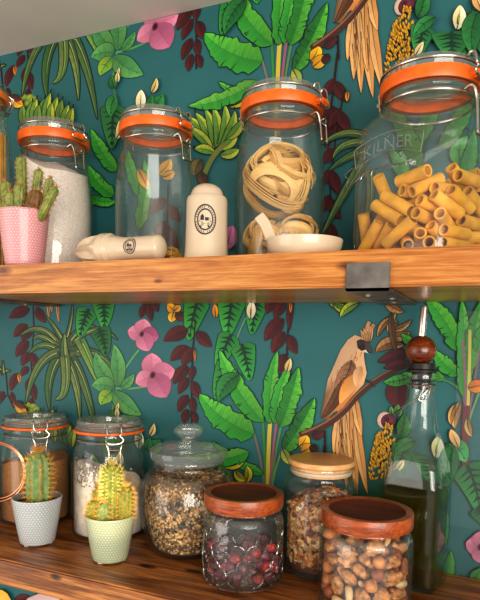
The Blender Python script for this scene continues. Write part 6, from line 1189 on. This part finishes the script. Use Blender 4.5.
# ---- pasta nests
M_TAG = attr_mat('tagliatelle', .55, .06, 60, .4, sss=.15)
def nest(mb, c, ax, ay, az, bundles, seed, tilt=(0, 0), w=.0072, per=6):
    """bundles of parallel ribbons swept round in loose loops"""
    rr = random.Random(seed); Rt = Matrix.Rotation(tilt[0], 3, 'X') @ Matrix.Rotation(tilt[1], 3, 'Y')
    for k in range(bundles):
        q0 = rr.uniform(.55, .98); h0 = rr.uniform(-.75, .75); ph0 = rr.uniform(0, 6.28); tu0 = rr.uniform(.45, .95)
        inc = Matrix.Rotation(rr.gauss(0, .6), 3, 'X') @ Matrix.Rotation(rr.gauss(0, .6), 3, 'Y'); off = Vector((rr.gauss(0, .17), rr.gauss(0, .17), rr.gauss(0, .17)))
        e = rr.uniform(.6, 1.05); am = rr.uniform(.05, .22); lo = rr.choice((1, 2, 2, 3)); rollr = rr.uniform(-.9, .9); wig = rr.uniform(.05, .22)
        for j in range(per):
            s_ = (j-(per-1)/2)
            q = q0-abs(s_)*.018+rr.gauss(0, .012); h = h0+s_*.105; ph = ph0+rr.gauss(0, .12); tu = tu0*rr.uniform(.85, 1.12)
            cc = lin(mixc((242, 204, 132), (206, 156, 84), rr.random()**1.5))
            n_ = max(8, int(26*tu)); pts, nr = [], []
            for i in range(n_+1):
                t = ph+2*PI*tu*i/n_; r = q*(1+am*sin(lo*t+ph0*3))
                d = inc @ Vector((r*cos(t), r*e*sin(t), h*.62+wig*sin(2*t+k)))+off
                l = d.length; lim = .97-.02*abs(s_)
                if l > lim: d *= lim/l
                pts.append(Rt @ Vector((d.x*ax, d.y*ay, d.z*az))+Vector(c))
                nn = (Rt @ Vector((d.x/ax, d.y/ay, d.z/az+.001))).normalized(); up_ = (Rt @ (inc @ Vector((0, 0, 1)))).normalized()
                nr.append((nn+up_*rollr).normalized())
            mb.ribbon(pts, nr, w, .0012, cc)
rin = .86*RP
NG2 = 'pasta nests in the tall clip-top jar'
vd = Vector((EYE.x-cP.x, EYE.y-cP.y, 0)).normalized(); vr = Vector((-vd.y, vd.x, 0))
for (a, f_, z, ax, ay, az, n_, sd, tl, lb) in [
    (-.019, .014, .038, .029, .027, .032, 9, 1, (.5, .3), 'flattened pasta nest at the bottom left of the tall jar'),
    (.024, .014, .044, .028, .028, .034, 9, 2, (-.6, .4), 'bunched pasta nest at the bottom right of the tall jar, above the dish'),
    (.0, -.026, .044, .028, .022, .034, 6, 3, (0, 0), 'pasta nest at the back of the tall jar, mostly hidden'),
    (-.001, .002, .118, .050, .047, .052, 20, 4, (1.1, .25), 'large looping pasta nest on top, filling the middle of the tall jar')]:
    c_ = vr*a+vd*f_
    g = MB(); nest(g, (0, 0, 0), ax, ay, az, n_, sd, tl)
    o = g.build('pasta_nest', M_TAG, ang=40, loc=(cP.x+c_.x, cP.y+c_.y, ZU+z))
    tag(o, lb, 'pasta', NG2)
# a last few curled nests at the bottom of the nearly empty jar
vd2 = Vector((EYE.x-cE.x, EYE.y-cE.y, 0)).normalized(); vr2 = Vector((-vd2.y, vd2.x, 0)); c_ = vr2*.026+vd2*.016
M_YEL = simple('golden_pasta', (226, 170, 50), .5, 0, .1, 80)
g = MB(); nest(g, (0, 0, 0), .017, .017, .017, 10, 9, (.2, .1), .004, 4); o = g.build('pasta_nest', M_YEL, ang=40, loc=(cE.x+c_.x, cE.y+c_.y, ZU+.0236)); tag(o, 'last small golden pasta curl at the bottom of the nearly empty jar', 'pasta')
# ------------------------------------------------------------------ light
def area(name, loc, target, size, power, col=(1, 1, 1), sy=None):
    l = bpy.data.lights.new(name, 'AREA'); l.energy = power; l.color = col; l.size = size
    if sy: l.shape = 'RECTANGLE'; l.size_y = sy
    o = bpy.data.objects.new(name, l); COL.objects.link(o); o.location = loc
    o.rotation_euler = (Vector(target)-Vector(loc)).to_track_quat('-Z', 'Y').to_euler(); return o
W = bpy.data.worlds.new('room_light'); SC.world = W; W.use_nodes = True
bg = W.node_tree.nodes['Background']; bg.inputs[0].default_value = (1.0, .93, .85, 1); bg.inputs[1].default_value = .55
area('window_light', (1.4, -2.25, 1.50), (-.2, 0, 1.45), 2.0, 56, (1, .95, .88), 1.1)
area('room_fill', (-2.2, -2.4, 1.2), (-.3, 0, 1.5), 1.9, 24, (1, .92, .84))
s = bpy.data.lights.new('sun_patch', 'SPOT'); s.energy = 190; s.color = (1, .80, .50); s.spot_size = math.radians(2.5); s.spot_blend = .5; s.shadow_soft_size = .01
so = bpy.data.objects.new('sun_patch', s); COL.objects.link(so); so.location = (1.0, -2.2, 1.98)
tg = Vector((c2.x, c2.y, ZL+H2*1.25)); so.rotation_euler = (tg-so.location).to_track_quat('-Z', 'Y').to_euler()
SC.view_settings.view_transform = 'Standard'; SC.view_settings.look = 'Medium High Contrast'; SC.view_settings.exposure = 0.05
SC.cycles.max_bounces = 14; SC.cycles.transparent_max_bounces = 64; SC.cycles.glossy_bounces = 5; SC.cycles.diffuse_bounces = 4
SC.cycles.caustics_reflective = False; SC.cycles.caustics_refractive = False
